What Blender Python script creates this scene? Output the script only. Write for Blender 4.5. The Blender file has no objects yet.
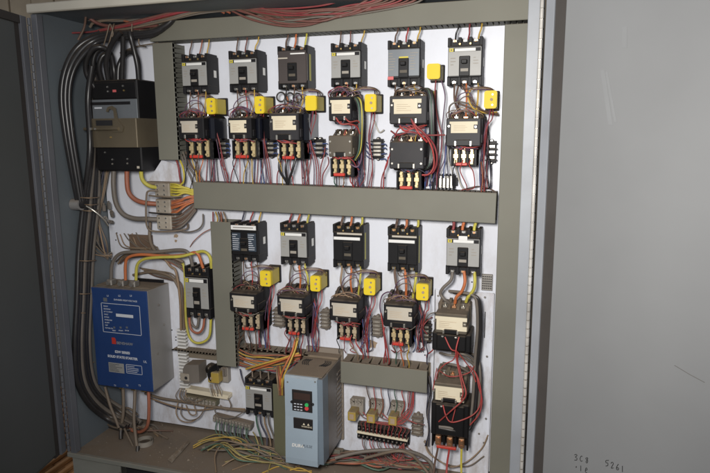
import bpy, math, random
from mathutils import Vector, Matrix
random.seed(7)
scn = bpy.context.scene
COL = scn.collection
# ------------------------------------------------------------------ camera
F_PX, YAW, PITCH, ROLL = 595.0, math.radians(16.78), math.radians(9.61), math.radians(.34)
CAM = Vector((0, -1.86, 1.45))
cy, sy, cp, sp, cr, sr = math.cos(YAW), math.sin(YAW), math.cos(PITCH), math.sin(PITCH), math.cos(ROLL), math.sin(ROLL)
FW = Vector((-sy*cp, cy*cp, -sp)); R0 = Vector((cy, sy, 0)); D0 = FW.cross(R0)
RT = R0*cr + D0*sr; DN = -R0*sr + D0*cr
cam = bpy.data.cameras.new('camera'); cam.lens = F_PX/710*36; cam.sensor_width = 36; cam.clip_start = .02; cam.clip_end = 100
co = bpy.data.objects.new('camera', cam); COL.objects.link(co)
M = Matrix((RT, -DN, -FW)).transposed().to_4x4(); M.translation = CAM; co.matrix_world = M
scn.camera = co
def ray(px, py): return FW + RT*((px-355)/F_PX) + DN*((py-236.5)/F_PX)
def P(px, py, d=0.0):
    """world point at distance d in front of the mounting panel (y = -d)"""
    v = ray(px, py); return CAM + v*((-d-CAM.y)/v.y)
def PZ(px, py, z):
    v = ray(px, py); return CAM + v*((z-CAM.z)/v.z)
def rect(x0, y0, x1, y1, d):
    a, b = P(x0, y0, d), P(x1, y1, d); c, e = P(x0, y1, d), P(x1, y0, d)
    return ((a.x+c.x)/2, (b.x+e.x)/2, (c.z+b.z)/2, (a.z+e.z)/2)   # X0 X1 Z0 Z1

# ------------------------------------------------------------------ materials
MATS = {}
def mat(name, col, rough=.5, metal=0, dust=.3, var=.12, bump=.05, scale=30, spec=.5, coat=0, trans=0, base=.10):
    if name in MATS: return MATS[name]
    m = bpy.data.materials.new(name); m.use_nodes = True; nt = m.node_tree; N = nt.nodes; L = nt.links
    b = N['Principled BSDF']
    b.inputs['Roughness'].default_value = rough; b.inputs['Metallic'].default_value = metal
    b.inputs['Specular IOR Level'].default_value = spec
    if coat: b.inputs['Coat Weight'].default_value = coat
    if trans: b.inputs['Transmission Weight'].default_value = trans
    tc = N.new('ShaderNodeTexCoord')
    n1 = N.new('ShaderNodeTexNoise'); n1.inputs['Scale'].default_value = scale; n1.inputs['Detail'].default_value = 6; n1.inputs['Roughness'].default_value = .65
    L.new(tc.outputs['Object'], n1.inputs['Vector'])
    n2 = N.new('ShaderNodeTexNoise'); n2.inputs['Scale'].default_value = scale*.22; n2.inputs['Detail'].default_value = 4
    L.new(tc.outputs['Object'], n2.inputs['Vector'])
    # value variation
    mr = N.new('ShaderNodeMapRange'); mr.inputs['From Min'].default_value = .3; mr.inputs['From Max'].default_value = .7
    mr.inputs['To Min'].default_value = 1-var; mr.inputs['To Max'].default_value = 1+var
    L.new(n2.outputs['Fac'], mr.inputs['Value'])
    mul = N.new('ShaderNodeMix'); mul.data_type = 'RGBA'; mul.blend_type = 'MULTIPLY'; mul.inputs[0].default_value = 1
    mul.inputs[6].default_value = (*col, 1); L.new(mr.outputs['Result'], mul.inputs[7])
    # settled dust: upward faces and grime patches
    g = N.new('ShaderNodeNewGeometry'); sx = N.new('ShaderNodeSeparateXYZ'); L.new(g.outputs['Normal'], sx.inputs[0])
    up = N.new('ShaderNodeMapRange'); up.inputs['From Min'].default_value = .25; up.inputs['From Max'].default_value = .85
    up.inputs['To Min'].default_value = base*dust; up.inputs['To Max'].default_value = min(1.3*dust, 1.0)
    L.new(sx.outputs['Z'], up.inputs['Value'])
    gr = N.new('ShaderNodeMapRange'); gr.inputs['From Min'].default_value = .35; gr.inputs['From Max'].default_value = .62
    gr.inputs['To Min'].default_value = .45; gr.inputs['To Max'].default_value = 1.25
    L.new(n1.outputs['Fac'], gr.inputs['Value'])
    du = N.new('ShaderNodeMath'); du.operation = 'MULTIPLY'; du.use_clamp = True
    L.new(up.outputs['Result'], du.inputs[0]); L.new(gr.outputs['Result'], du.inputs[1])
    mx = N.new('ShaderNodeMix'); mx.data_type = 'RGBA'; L.new(du.outputs[0], mx.inputs[0])
    L.new(mul.outputs[2], mx.inputs[6]); mx.inputs[7].default_value = (.20, .15, .105, 1)
    L.new(mx.outputs[2], b.inputs['Base Color'])
    # roughness goes up with dust
    rr = N.new('ShaderNodeMapRange'); rr.inputs['To Min'].default_value = rough; rr.inputs['To Max'].default_value = .9
    L.new(du.outputs[0], rr.inputs['Value']); L.new(rr.outputs['Result'], b.inputs['Roughness'])
    if metal:
        mm = N.new('ShaderNodeMapRange'); mm.inputs['To Min'].default_value = metal; mm.inputs['To Max'].default_value = 0
        L.new(du.outputs[0], mm.inputs['Value']); L.new(mm.outputs['Result'], b.inputs['Metallic'])
    if bump:
        bp = N.new('ShaderNodeBump'); bp.inputs['Strength'].default_value = bump; bp.inputs['Distance'].default_value = .002
        L.new(n1.outputs['Fac'], bp.inputs['Height']); L.new(bp.outputs['Normal'], b.inputs['Normal'])
    MATS[name] = m; return m
white = mat('panel white enamel', (.75, .77, .84), .38, dust=.12, var=.03, bump=.02, scale=9)
cabm = mat('cabinet blue grey paint', (.125, .148, .165), .5, dust=.5, var=.10, bump=.08, scale=14)
flang = mat('flange light paint', (.27, .285, .31), .45, dust=.5, var=.14, bump=.08, scale=20)
lip = mat('top lip beige paint', (.46, .43, .36), .6, dust=.4, var=.12, scale=16)
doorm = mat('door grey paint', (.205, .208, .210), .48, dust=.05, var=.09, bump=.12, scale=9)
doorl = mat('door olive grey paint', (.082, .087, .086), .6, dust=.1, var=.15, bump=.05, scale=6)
doore = mat('door edge blue grey', (.12, .125, .14), .45, dust=.2, var=.1)
hingem = mat('hinge steel', (.45, .43, .40), .5, .2, dust=.5, var=.3, scale=60)
gask = mat('dark rubber gasket', (.035, .03, .028), .8, dust=.2)
gaskr = mat('brown rubber gasket', (.050, .044, .040), .7, dust=.2)
duct = mat('wireway grey green', (.172, .168, .135), .6, dust=.6, var=.13, bump=.06, scale=12)
ductin = mat('wireway fins grey', (.13, .13, .11), .65, dust=.55, var=.1)
olive = mat('wireway olive', (.125, .122, .072), .6, dust=.35, var=.08, scale=15)
black = mat('black phenolic', (.009, .009, .010), .45, dust=.24, var=.2, spec=.22, base=.04)
blk2 = mat('charcoal moulding', (.012, .012, .014), .5, dust=.34, var=.25, spec=.22, base=.05)
blkg = mat('gloss black cover', (.006, .007, .012), .10, dust=.04, var=.1, bump=.02)
grymould = mat('dark grey moulding', (.024, .024, .028), .5, dust=.45, var=.25, spec=.25)
brnmould = mat('dusty brown moulding', (.085, .070, .050), .6, dust=.5, var=.2)
brnface = mat('brown grey face', (.085, .07, .065), .33, .3, dust=.15, var=.15)
silver = mat('silver face plate', (.33, .325, .31), .5, .1, dust=.25, var=.08)
silvb = mat('blue grey face plate', (.16, .175, .19), .42, .2, dust=.2, var=.1)
navyf = mat('navy face plate', (.035, .05, .07), .45, dust=.2, var=.1)
cream = mat('cream label card', (.70, .62, .46), .6, spec=.25, dust=.15, var=.08, bump=.02, scale=40)
creamd = mat('dusty grey label card', (.50, .45, .37), .55, dust=.3, var=.12, bump=.02, scale=40)
paper = mat('white sticker', (.78, .77, .74), .5, dust=.15, var=.05)
pcr = mat('faded print', (.50, .40, .28), .6, dust=0, var=.2)
ink = mat('grey print', (.16, .14, .12), .6, dust=0, var=.1)
inkw = mat('white print', (.62, .64, .68), .5, dust=0, var=.1)
inkk = mat('black marker ink', (.02, .02, .02), .5, dust=0, var=.2)
yel = mat('yellow cap plastic', (.76, .57, .03), .5, spec=.25, dust=.3, var=.05, bump=.02)
yelb = mat('yellow olive plastic', (.52, .40, .035), .42, dust=.75, var=.12)
badge = mat('yellow badge', (.62, .52, .05), .5, dust=.1)
yst = mat('yellow strip', (.40, .37, .05), .5, dust=.1)
redp = mat('red plastic', (.55, .045, .03), .4, dust=.25)
redst = mat('red sticker', (.60, .12, .12), .5, dust=.1)
brass = mat('brass', (.80, .58, .24), .28, .9, dust=.15, var=.2, scale=60)
heatm = mat('bright heater strip', (.78, .62, .34), .32, .5, dust=.15, var=.15, scale=60)
heatd = mat('tan heater strip', (.50, .40, .27), .45, .3, dust=.45, var=.2, scale=60)
nick = mat('nickel', (.72, .68, .60), .28, .9, dust=.2, var=.2, scale=60)
screwm = mat('bright screw', (.82, .80, .76), .22, .95, dust=.12, var=.1)
copper = mat('copper', (.72, .40, .22), .35, .9, dust=.2, var=.2)
steel = mat('brushed steel', (.36, .34, .31), .42, .75, dust=.6, var=.12, scale=25)
bronze = mat('bronze steel bracket', (.17, .14, .095), .42, .5, dust=.4, var=.2, scale=20)
blue = mat('blue enamel cover', (.018, .050, .165), .30, dust=.18, var=.08, bump=.03)
greysd = mat('grey painted steel', (.33, .32, .31), .38, .35, dust=.55, var=.08, scale=16)
vfdb = mat('pale blue plastic', (.32, .39, .45), .42, dust=.32, var=.05, bump=.03)
vfdd = mat('slate blue plastic', (.15, .19, .23), .45, dust=.55, var=.1)
vfds = mat('drive heat sink steel', (.22, .20, .185), .42, .4, dust=.7, var=.3)
dusty = mat('thick brown dust', (.22, .17, .12), .95, dust=.7, var=.3, bump=.6, scale=40)
keyp = mat('keypad black', (.02, .018, .018), .3, dust=.15)
lcd = mat('keypad window', (.05, .03, .025), .2, dust=.1)
green = mat('green button', (.04, .45, .12), .4, dust=.1)
redb = mat('red button', (.60, .06, .06), .4, dust=.1)
amber = mat('amber relay cover', (.40, .28, .06), .3, dust=.6, var=.15)
greyb = mat('grey relay base', (.30, .27, .23), .55, dust=.5, var=.15)
floorm = mat('dusty cabinet floor', (.20, .165, .135), .9, dust=.6, var=.42, bump=.35, scale=10)
plinthm = mat('plinth grey paint', (.22, .22, .19), .6, dust=.4, var=.12)
darkm = mat('dark opening', (.012, .012, .014), .8, dust=.1)
plank = mat('weathered plank', (.36, .29, .20), .8, dust=.3, var=.35, bump=.3, scale=12)
plankd = mat('plank gap', (.05, .04, .03), .9, dust=.1)
palm = mat('orange pine slat', (.34, .17, .065), .7, dust=.1, var=.3, bump=.2, scale=16)
gnd = mat('dark concrete', (.05, .045, .04), .9, dust=.3, var=.3, bump=.3, scale=5)
tie = mat('dusty nylon tie', (.30, .27, .23), .6, dust=.3)
clear = mat('clear dusty plastic', (.40, .36, .30), .35, dust=.7, var=.3, scale=40, base=.5)
rust = mat('rusty stain', (.34, .25, .17), .8, dust=.1, var=.3)
WC = dict(black=(.018, .018, .02), brown=(.10, .05, .035), tan=(.30, .20, .12), red=(.42, .03, .035), darkred=(.26, .02, .035), orange=(.55, .14, .035),
          rust=(.36, .10, .05), yellow=(.62, .52, .04), gold=(.60, .38, .05), purple=(.10, .045, .11), blue=(.04, .10, .32), green=(.04, .13, .09),
          grey=(.14, .125, .11), pink=(.165, .05, .045), white=(.6, .58, .52), navy=(.03, .04, .09), straw=(.36, .29, .09), dust=(.17, .13, .095), lime=(.56, .50, .06))
def wm(c):
    th = {'black': .35, 'dust': .3}.get(c, .30)
    return mat('insulation ' + c, WC[c], .30 if c == 'black' else .45, dust=th, var=.22, base=.10 if c == 'black' else .75, bump=.02, scale=45)

# ------------------------------------------------------------------ mesh builder
class MB:
    def __init__(s): s.v = []; s.f = []; s.sm = []
    def _add(s, vs, fs, smooth=False):
        o = len(s.v); s.v += [tuple(p) for p in vs]
        for f in fs: s.f.append([o+i for i in f]); s.sm.append(smooth)
    def box(s, x0, x1, y0, y1, z0, z1, b=.0):
        if x0 > x1: x0, x1 = x1, x0
        if y0 > y1: y0, y1 = y1, y0
        if z0 > z1: z0, z1 = z1, z0
        b = min(b, (x1-x0)*.45, (y1-y0)*.45, (z1-z0)*.45)
        if b <= 1e-6:
            vs = [(x, y, z) for x in (x0, x1) for y in (y0, y1) for z in (z0, z1)]
            s._add(vs, [(0, 1, 3, 2), (4, 6, 7, 5), (0, 4, 5, 1), (2, 3, 7, 6), (0, 2, 6, 4), (1, 5, 7, 3)]); return s
        X = (x0, x1); Y = (y0, y1); Z = (z0, z1); vs = []; idx = {}
        for i in (0, 1):
            for j in (0, 1):
                for k in (0, 1):
                    di, dj, dk = (b if i == 0 else -b), (b if j == 0 else -b), (b if k == 0 else -b)
                    idx[i, j, k, 0] = len(vs); vs.append((X[i], Y[j]+dj, Z[k]+dk))
                    idx[i, j, k, 1] = len(vs); vs.append((X[i]+di, Y[j], Z[k]+dk))
                    idx[i, j, k, 2] = len(vs); vs.append((X[i]+di, Y[j]+dj, Z[k]))
        fs = []
        cen = Vector(((x0+x1)/2, (y0+y1)/2, (z0+z1)/2))
        def addf(ids):
            a, b_, c = [Vector(vs[q]) for q in ids[:3]]
            n = (b_-a).cross(c-a); m = sum((Vector(vs[q]) for q in ids), Vector())/len(ids)-cen
            fs.append(ids if n.dot(m) > 0 else ids[::-1])
        for a in (0, 1):
            addf([idx[a, 0, 0, 0], idx[a, 1, 0, 0], idx[a, 1, 1, 0], idx[a, 0, 1, 0]])
            addf([idx[0, a, 0, 1], idx[1, a, 0, 1], idx[1, a, 1, 1], idx[0, a, 1, 1]])
            addf([idx[0, 0, a, 2], idx[1, 0, a, 2], idx[1, 1, a, 2], idx[0, 1, a, 2]])
            for c in (0, 1):
                addf([idx[a, c, 0, 0], idx[a, c, 1, 0], idx[a, c, 1, 1], idx[a, c, 0, 1]])
                addf([idx[a, 0, c, 0], idx[a, 1, c, 0], idx[a, 1, c, 2], idx[a, 0, c, 2]])
                addf([idx[0, a, c, 1], idx[1, a, c, 1], idx[1, a, c, 2], idx[0, a, c, 2]])
        for i in (0, 1):
            for j in (0, 1):
                for k in (0, 1): addf([idx[i, j, k, 0], idx[i, j, k, 1], idx[i, j, k, 2]])
        s._add(vs, fs); return s
    def cyl(s, c, ax, r, h, n=14, r2=None, cap=True):
        """cylinder centred on c, along axis 'x','y','z', length h"""
        r2 = r if r2 is None else r2; vs = []
        for t, rr in ((-h/2, r), (h/2, r2)):
            for i in range(n):
                a = 2*math.pi*i/n; u, w = rr*math.cos(a), rr*math.sin(a)
                p = {'x': (t, u, w), 'y': (w, t, u), 'z': (u, w, t)}[ax]
                vs.append((c[0]+p[0], c[1]+p[1], c[2]+p[2]))
        s._add(vs, [(i, (i+1) % n, n+(i+1) % n, n+i) for i in range(n)], True)
        if cap: s._add(vs, [tuple(range(n))[::-1], tuple(range(n, 2*n))])
        return s
    def screw(s, x, y, z, r):
        """pan head screw facing -y with a slot cut"""
        s.cyl((x, y-.0012, z), 'y', r*.8, .0024, 10, r)
        s.box(x-r*.8, x+r*.8, y-.0029, y-.0023, z-r*.12, z+r*.12); return s
    def tube(s, pts, r, n=8, step=6, cap=True):
        P_ = [Vector(p) for p in pts]
        if len(P_) > 2:
            Q = [P_[0]*2-P_[1]]+P_+[P_[-1]*2-P_[-2]]; C = []
            for i in range(1, len(Q)-2):
                for k in range(step):
                    t = k/step; a, b, c, d = Q[i-1], Q[i], Q[i+1], Q[i+2]
                    C.append(.5*((2*b)+(c-a)*t+(2*a-5*b+4*c-d)*t*t+(3*b-a-3*c+d)*t**3))
            C.append(P_[-1])
        else: C = P_
        T = []
        for i in range(len(C)):
            d = (C[min(i+1, len(C)-1)]-C[max(i-1, 0)])
            T.append(d.normalized() if d.length > 1e-9 else Vector((0, 0, 1)))
        ref = Vector((0, 1, 0)) if abs(T[0].y) < .9 else Vector((1, 0, 0))
        nrm = (ref-T[0]*ref.dot(T[0])).normalized(); vs = []
        for i, c in enumerate(C):
            nrm = (nrm-T[i]*nrm.dot(T[i])); nrm = nrm.normalized() if nrm.length > 1e-6 else Vector((1, 0, 0))
            bn = T[i].cross(nrm)
            for k in range(n):
                a = 2*math.pi*k/n; vs.append(c+nrm*(r*math.cos(a))+bn*(r*math.sin(a)))
        m = len(C)
        s._add(vs, [(i*n+k, i*n+(k+1) % n, (i+1)*n+(k+1) % n, (i+1)*n+k) for i in range(m-1) for k in range(n)], True)
        if cap: s._add(vs, [tuple(range(n))[::-1], tuple(range((m-1)*n, m*n))])
        return s
    def prism(s, poly, y0, y1):
        """polygon in x,z extruded along y"""
        n = len(poly); vs = [(x, y0, z) for x, z in poly]+[(x, y1, z) for x, z in poly]
        s._add(vs, [tuple(range(n)), tuple(range(n, 2*n))[::-1]]+[(i, n+i, n+(i+1) % n, (i+1) % n) for i in range(n)]); return s
    def prismx(s, poly, x0, x1):
        """polygon in y,z extruded along x"""
        n = len(poly); vs = [(x0, y, z) for y, z in poly]+[(x1, y, z) for y, z in poly]
        s._add(vs, [tuple(range(n)), tuple(range(n, 2*n))[::-1]]+[(i, n+i, n+(i+1) % n, (i+1) % n) for i in range(n)]); return s
    def build(s, name, m, parent=None, loc=None, local=True):
        me = bpy.data.meshes.new(name); L = Vector(loc) if loc is not None else Vector((0, 0, 0))
        vs = s.v if loc is None else [tuple(Vector(p)-L) for p in s.v]
        me.from_pydata(vs, [], s.f); me.polygons.foreach_set('use_smooth', s.sm); me.materials.append(m)
        import bmesh
        bm = bmesh.new(); bm.from_mesh(me); bmesh.ops.recalc_face_normals(bm, faces=bm.faces); bm.to_mesh(me); bm.free()
        me.update(); o = bpy.data.objects.new(name, me); COL.objects.link(o)
        if loc is not None: o.location = L
        if parent: o.parent = parent
        return o
def thing(name, label, cat, loc, group=None, rot=(0, 0, 0)):
    o = bpy.data.objects.new(name, None); o.empty_display_size = .02; COL.objects.link(o); o.location = loc; o.rotation_euler = rot
    o['label'] = label; o['category'] = cat
    if group: o['group'] = group
    return o
def tag(o, label, cat, group=None, kind=None):
    o['label'] = label; o['category'] = cat
    if group: o['group'] = group
    if kind: o['kind'] = kind
    return o
def text(s, size, x, y, z, m, parent, name='lettering', rot=(math.pi/2, 0, 0), align='LEFT', shear=0, bold=0, sx=1):
    c = bpy.data.curves.new(name, 'FONT'); c.body = s; c.size = size; c.align_x = align; c.extrude = .0003; c.shear = shear; c.offset = bold; c.resolution_u = 3
    t = bpy.data.objects.new('tmp', c); me = bpy.data.meshes.new_from_object(t); bpy.data.objects.remove(t)
    me.materials.clear(); me.materials.append(m)
    o = bpy.data.objects.new(name, me); COL.objects.link(o); o.parent = parent; o.location = (x, y, z); o.rotation_euler = rot; o.scale = (sx, 1, 1)
    return o

# ------------------------------------------------------------------ cabinet
CX0, CX1, CZ0, CZ1, CY0, CY1 = -1.535, -.012, .340, 1.842, -.27, .045   # inner box
cab = thing('control_cabinet', 'large open steel control cabinet with blue grey inside and both doors swung wide', 'cabinet', ((CX0+CX1)/2, -.12, 0))
O = cab.location
def cpart(name, m, mb, parent=cab): 
    o = mb.build(name, m, parent, loc=None)
    for v in o.data.vertices: v.co -= O
    return o
cpart('back_wall', cabm, MB().box(CX0-.02, CX1+.02, CY1, CY1+.004, CZ0, CZ1))
cpart('side_wall', cabm, MB().box(CX0-.004, CX0, CY0, CY1, CZ0, CZ1))
cpart('side_wall', cabm, MB().box(CX1, CX1+.004, CY0, CY1, CZ0, CZ1))
cpart('top_panel', cabm, MB().box(CX0-.004, CX1+.03, CY0, CY1, CZ1, CZ1+.004))
cpart('floor_panel', floorm, MB().box(CX0, CX1+.02, CY0+.006, CY1, CZ0-.006, CZ0))
cpart('floor_rim', plinthm, MB().box(CX0-.02, CX1+.02, CY0-.008, CY0+.006, CZ0-.014, CZ0+.003, .002))
cpart('top_lip', lip, MB().box(CX0-.012, CX1+.035, CY0-.014, CY0, CZ1-.008, CZ1+.020, .003))
cpart('side_flange', doore, MB().box(CX0-.006, CX0+.016, CY0-.004, CY0, CZ0+.003, CZ1-.010, .001).box(CX0+.013, CX0+.016, CY0, CY0+.02, CZ0+.003, CZ1-.010))
cpart('side_flange', flang, MB().box(CX1-.020, CX1+.008, CY0-.004, CY0, CZ0+.003, CZ1-.010, .001).box(CX1-.020, CX1-.017, CY0, CY0+.02, CZ0+.003, CZ1-.010))
# plinth with an open front slot
q = P(119, 463, .275); qx = q.x
cpart('plinth', plinthm, MB().box(CX0, qx, CY0, CY0+.004, .06, CZ0-.014).box(qx, CX1, CY0, CY0+.004, CZ0-.018, CZ0-.014).box(CX0-.004, CX0, CY0, CY1, .06, CZ0-.006).prism([(qx-.05, .06), (qx-.047, .06), (qx-.0, .30), (qx-.003, .30)], CY0-.008, CY0-.001))
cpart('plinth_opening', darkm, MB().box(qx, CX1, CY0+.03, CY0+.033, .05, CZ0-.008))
def hinge(x, n, m, y):
    h = MB(); L = (CZ1-.02)-(CZ0+.01)
    for i in range(n):
        z0 = CZ0+.01+L*i/n; h.cyl((x, y, z0+L/n/2), 'z', .0052, L/n*.86, 10)
    h.box(x-.0035, x+.0035, y+.001, y+.003, CZ0+.01, CZ1-.02); return cpart('piano_hinge', m, h)
hinge(.000, 62, hingem, CY0-.008)
hinge(CX0-.010, 62, doore, CY0-.008)
# mounting panel (several white plates: main, strip on the left)
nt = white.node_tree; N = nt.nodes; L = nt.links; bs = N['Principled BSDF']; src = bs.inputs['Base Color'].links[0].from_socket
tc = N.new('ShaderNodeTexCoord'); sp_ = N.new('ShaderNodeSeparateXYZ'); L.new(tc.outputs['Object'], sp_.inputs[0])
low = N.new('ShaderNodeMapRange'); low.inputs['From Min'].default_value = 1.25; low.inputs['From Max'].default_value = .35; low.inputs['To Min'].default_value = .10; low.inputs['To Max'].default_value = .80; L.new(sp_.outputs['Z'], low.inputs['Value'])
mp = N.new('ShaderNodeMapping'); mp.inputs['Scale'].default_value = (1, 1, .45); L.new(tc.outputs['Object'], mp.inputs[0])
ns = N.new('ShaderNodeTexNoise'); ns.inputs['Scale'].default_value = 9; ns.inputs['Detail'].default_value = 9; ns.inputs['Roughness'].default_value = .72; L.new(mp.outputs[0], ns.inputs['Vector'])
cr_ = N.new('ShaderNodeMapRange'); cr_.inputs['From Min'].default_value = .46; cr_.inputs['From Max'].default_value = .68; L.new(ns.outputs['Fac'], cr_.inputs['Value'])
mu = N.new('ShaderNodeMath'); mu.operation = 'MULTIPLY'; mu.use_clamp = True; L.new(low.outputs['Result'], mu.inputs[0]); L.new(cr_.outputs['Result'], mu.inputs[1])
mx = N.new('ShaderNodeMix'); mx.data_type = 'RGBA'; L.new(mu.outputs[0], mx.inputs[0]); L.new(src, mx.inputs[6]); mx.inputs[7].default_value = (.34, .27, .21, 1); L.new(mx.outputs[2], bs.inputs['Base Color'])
x0, _, z0, z1 = rect(111.5, 40, 500, 465, 0)
pan = MB().box(x0+.002, CX1-.01, 0, .004, .352, 1.80, .001)
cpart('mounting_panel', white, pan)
# small drilled holes and fixing screws on the panel
for a, b in ((176, 337), (181, 338), (187, 336), (428, 422), (424, 377), (176, 340), (116, 240), (117, 233), (228, 305), (336, 92), (459, 62), (303, 178), (385, 178), (481, 175), (472, 282), (487, 436), (425, 355), (172, 330)):
    p = P(a, b, 0); cpart('fixing_hole', darkm, MB().cyl((p.x, -.0006, p.z), 'y', .0026, .0012, 8))
for (a, b, r) in ((176, 236, .010), (372, 344, .020), (176, 241, .006), (195, 168, .004), (434, 375, .004)):
    p = P(a, b, 0); n = 14; pts = [(p.x+r*(1+.35*random.uniform(-1, 1))*math.cos(2*math.pi*i/n), p.z+r*.8*(1+.35*random.uniform(-1, 1))*math.sin(2*math.pi*i/n)) for i in range(n)]
    cpart('rust_stain', rust, MB().prism(pts, -.0008, -.0002))
# right door ------------------------------------------------------
A = math.radians(35)
dr = bpy.data.objects.new('door', None); COL.objects.link(dr); dr.parent = cab; dr.location = Vector((.010, CY0-.012, 0))-O; dr.rotation_euler = (0, 0, -A)
dr['label'] = 'light grey right door with scuffs and marker writing low down'
ZD0, ZD1 = .30, 1.90
def plane_u(px, py):   # intersection with the door's plane -> (u,z)
    n = Vector((math.sin(A), math.cos(A), 0)); h = Vector((.010, CY0-.012, 0)); v = ray(px, py)
    t = (h-CAM).dot(n)/v.dot(n); w = CAM+v*t; d = w-h
    return d.x*math.cos(A)-d.y*math.sin(A), w.z
u0 = plane_u(545.5, 200)[0]; u1 = plane_u(556.5, 200)[0]
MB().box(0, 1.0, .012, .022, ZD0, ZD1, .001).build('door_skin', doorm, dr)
MB().box(0, u0, -.001, .012, ZD0, ZD1, .001).build('hinge_leaf', flang, dr)
MB().box(u0, u1, .004, .012, ZD0, ZD1).build('gasket', gaskr, dr)
MB().box(u1, .99, -.002, .012, ZD0+.01, ZD1-.01, .002).build('inner_panel', doorm, dr)
# handwriting strokes
G = {'3': [[(0, .9), (.4, 1), (.55, .8), (.2, .55), (.55, .35), (.45, .05), (0, .05)]], 'C': [[(.55, .85), (.25, .9), (.02, .5), (.2, .08), (.55, .12)]],
     '8': [[(.5, .85), (.1, .8), (.15, .6), (.5, .4), (.35, 0), (.1, .15), (.45, .6), (.5, .85)]], '5': [[(.75, 1), (.1, .95), (.12, .62), (.5, .55), (.5, .15), (.05, .05)]],
     '2': [[(.0, .8), (.3, 1), (.55, .75), (.1, .05), (.6, .05)]], '6': [[(.5, 1), (.1, .5), (.1, .1), (.45, .05), (.5, .35), (.1, .35)]], '1': [[(.2, 1), (.2, 0)]],
     'e': [[(.05, .45), (.5, .55), (.4, .9), (.15, .75), (.1, .2), (.5, .0)]], '.': [[(.2, .4), (.35, .55), (.3, .35), (.2, .45)]]}
def scrawl(s, px0, py0, px1, py1, hpx):
    mb = MB(); n = len(s)
    for i, ch in enumerate(s):
        cx_ = px0+(px1-px0)*i/max(n-1, 1); cz_ = py0+(py1-py0)*i/max(n-1, 1)
        for stt in G[ch]:
            pts = []
            for a, b in stt:
                u, z = plane_u(cx_+a*hpx*.75, cz_-b*hpx); pts.append((u, -.0022, z))
            mb.tube(pts, .0009, 5, 4)
    o = mb.build('marker_writing', inkk, dr); return o
scrawl('3C8', 575, 460, 586, 462.5, 6); scrawl('.1e', 575.5, 469, 585.5, 472.5, 5.5); scrawl('5261', 606, 466, 622, 471.5, 6)
sc = MB()
for a, b, c, d in ((675, 365, 690, 374), (690, 374, 705, 382)):
    p0, p1 = plane_u(a, b), plane_u(c, d); sc.tube([(p0[0], -.0018, p0[1]), (p1[0], -.0018, p1[1])], .0011, 5)
sc.build('scratch', mat('dull scratch', (.12, .115, .11), .7, dust=0), dr)
chalk = mat('pale scuff', (.216, .220, .223), .6, dust=0, var=.1)
sc = MB()
for a, b, c, d, w in ((603, 70, 611, 125, 2.2), (607, 72, 616, 122, 1.2), (625, 27, 625, 48, 2.5)):
    pl = [plane_u(a-w, b), plane_u(a+w, b), plane_u(c+w, d), plane_u(c-w, d)]; sc.prism([(x, z) for x, z in pl], -.0025, -.0021)
sc.build('scuff', chalk, dr)
# left door -------------------------------------------------------
AL = math.radians(-78)
dl = bpy.data.objects.new('door', None); COL.objects.link(dl); dl.parent = cab; dl.location = Vector((CX0-.020, CY0-.010, 0))-O; dl.rotation_euler = (0, 0, AL)
dl['label'] = 'dark olive grey left door seen almost edge on'
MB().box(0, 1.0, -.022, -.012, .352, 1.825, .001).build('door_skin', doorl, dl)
MB().box(0, .030, -.012, .002, .352, 1.825, .001).build('hinge_leaf', doore, dl)
MB().box(.030, .055, -.012, -.006, .352, 1.825).build('gasket', gask, dl)
MB().box(.030, 1.0, -.012, .001, 1.80, 1.825, .001).build('top_rail', gask, dl)
MB().box(.055, 1.0, -.012, -.003, .365, 1.80, .002).build('inner_panel', doorl, dl)

# ------------------------------------------------------------------ setting
f = MB().box(-8, 6, -6, 6, -.05, 0).build('floor', gnd); f['kind'] = 'structure'
b = MB()
for i in range(34):
    x = -5+i*.17+.0; b.box(x, x+.160, 1.2+.004*(i % 3), 1.23, 0, 3.4, .003)
o = b.build('background_wall', plank); o['kind'] = 'structure'
b = MB().box(-5.2, 1, 1.235, 1.25, 0, 3.4).build('wall_backing', plankd); b['kind'] = 'structure'
pt = thing('wooden_pallet', 'orange pine slatted pallet on the floor below the left door', 'pallet', (-2.1, .1, 0))
for i in range(17): MB().box(-.42+i*.052, -.42+i*.052+.017, -.5, .5, .10, .118, .003).build('slat', palm, pt)
for yy in (-.45, -.12, .25): MB().box(-.42, .42, yy, yy+.07, .02, .098, .003).build('bearer', palm, pt)

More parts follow.
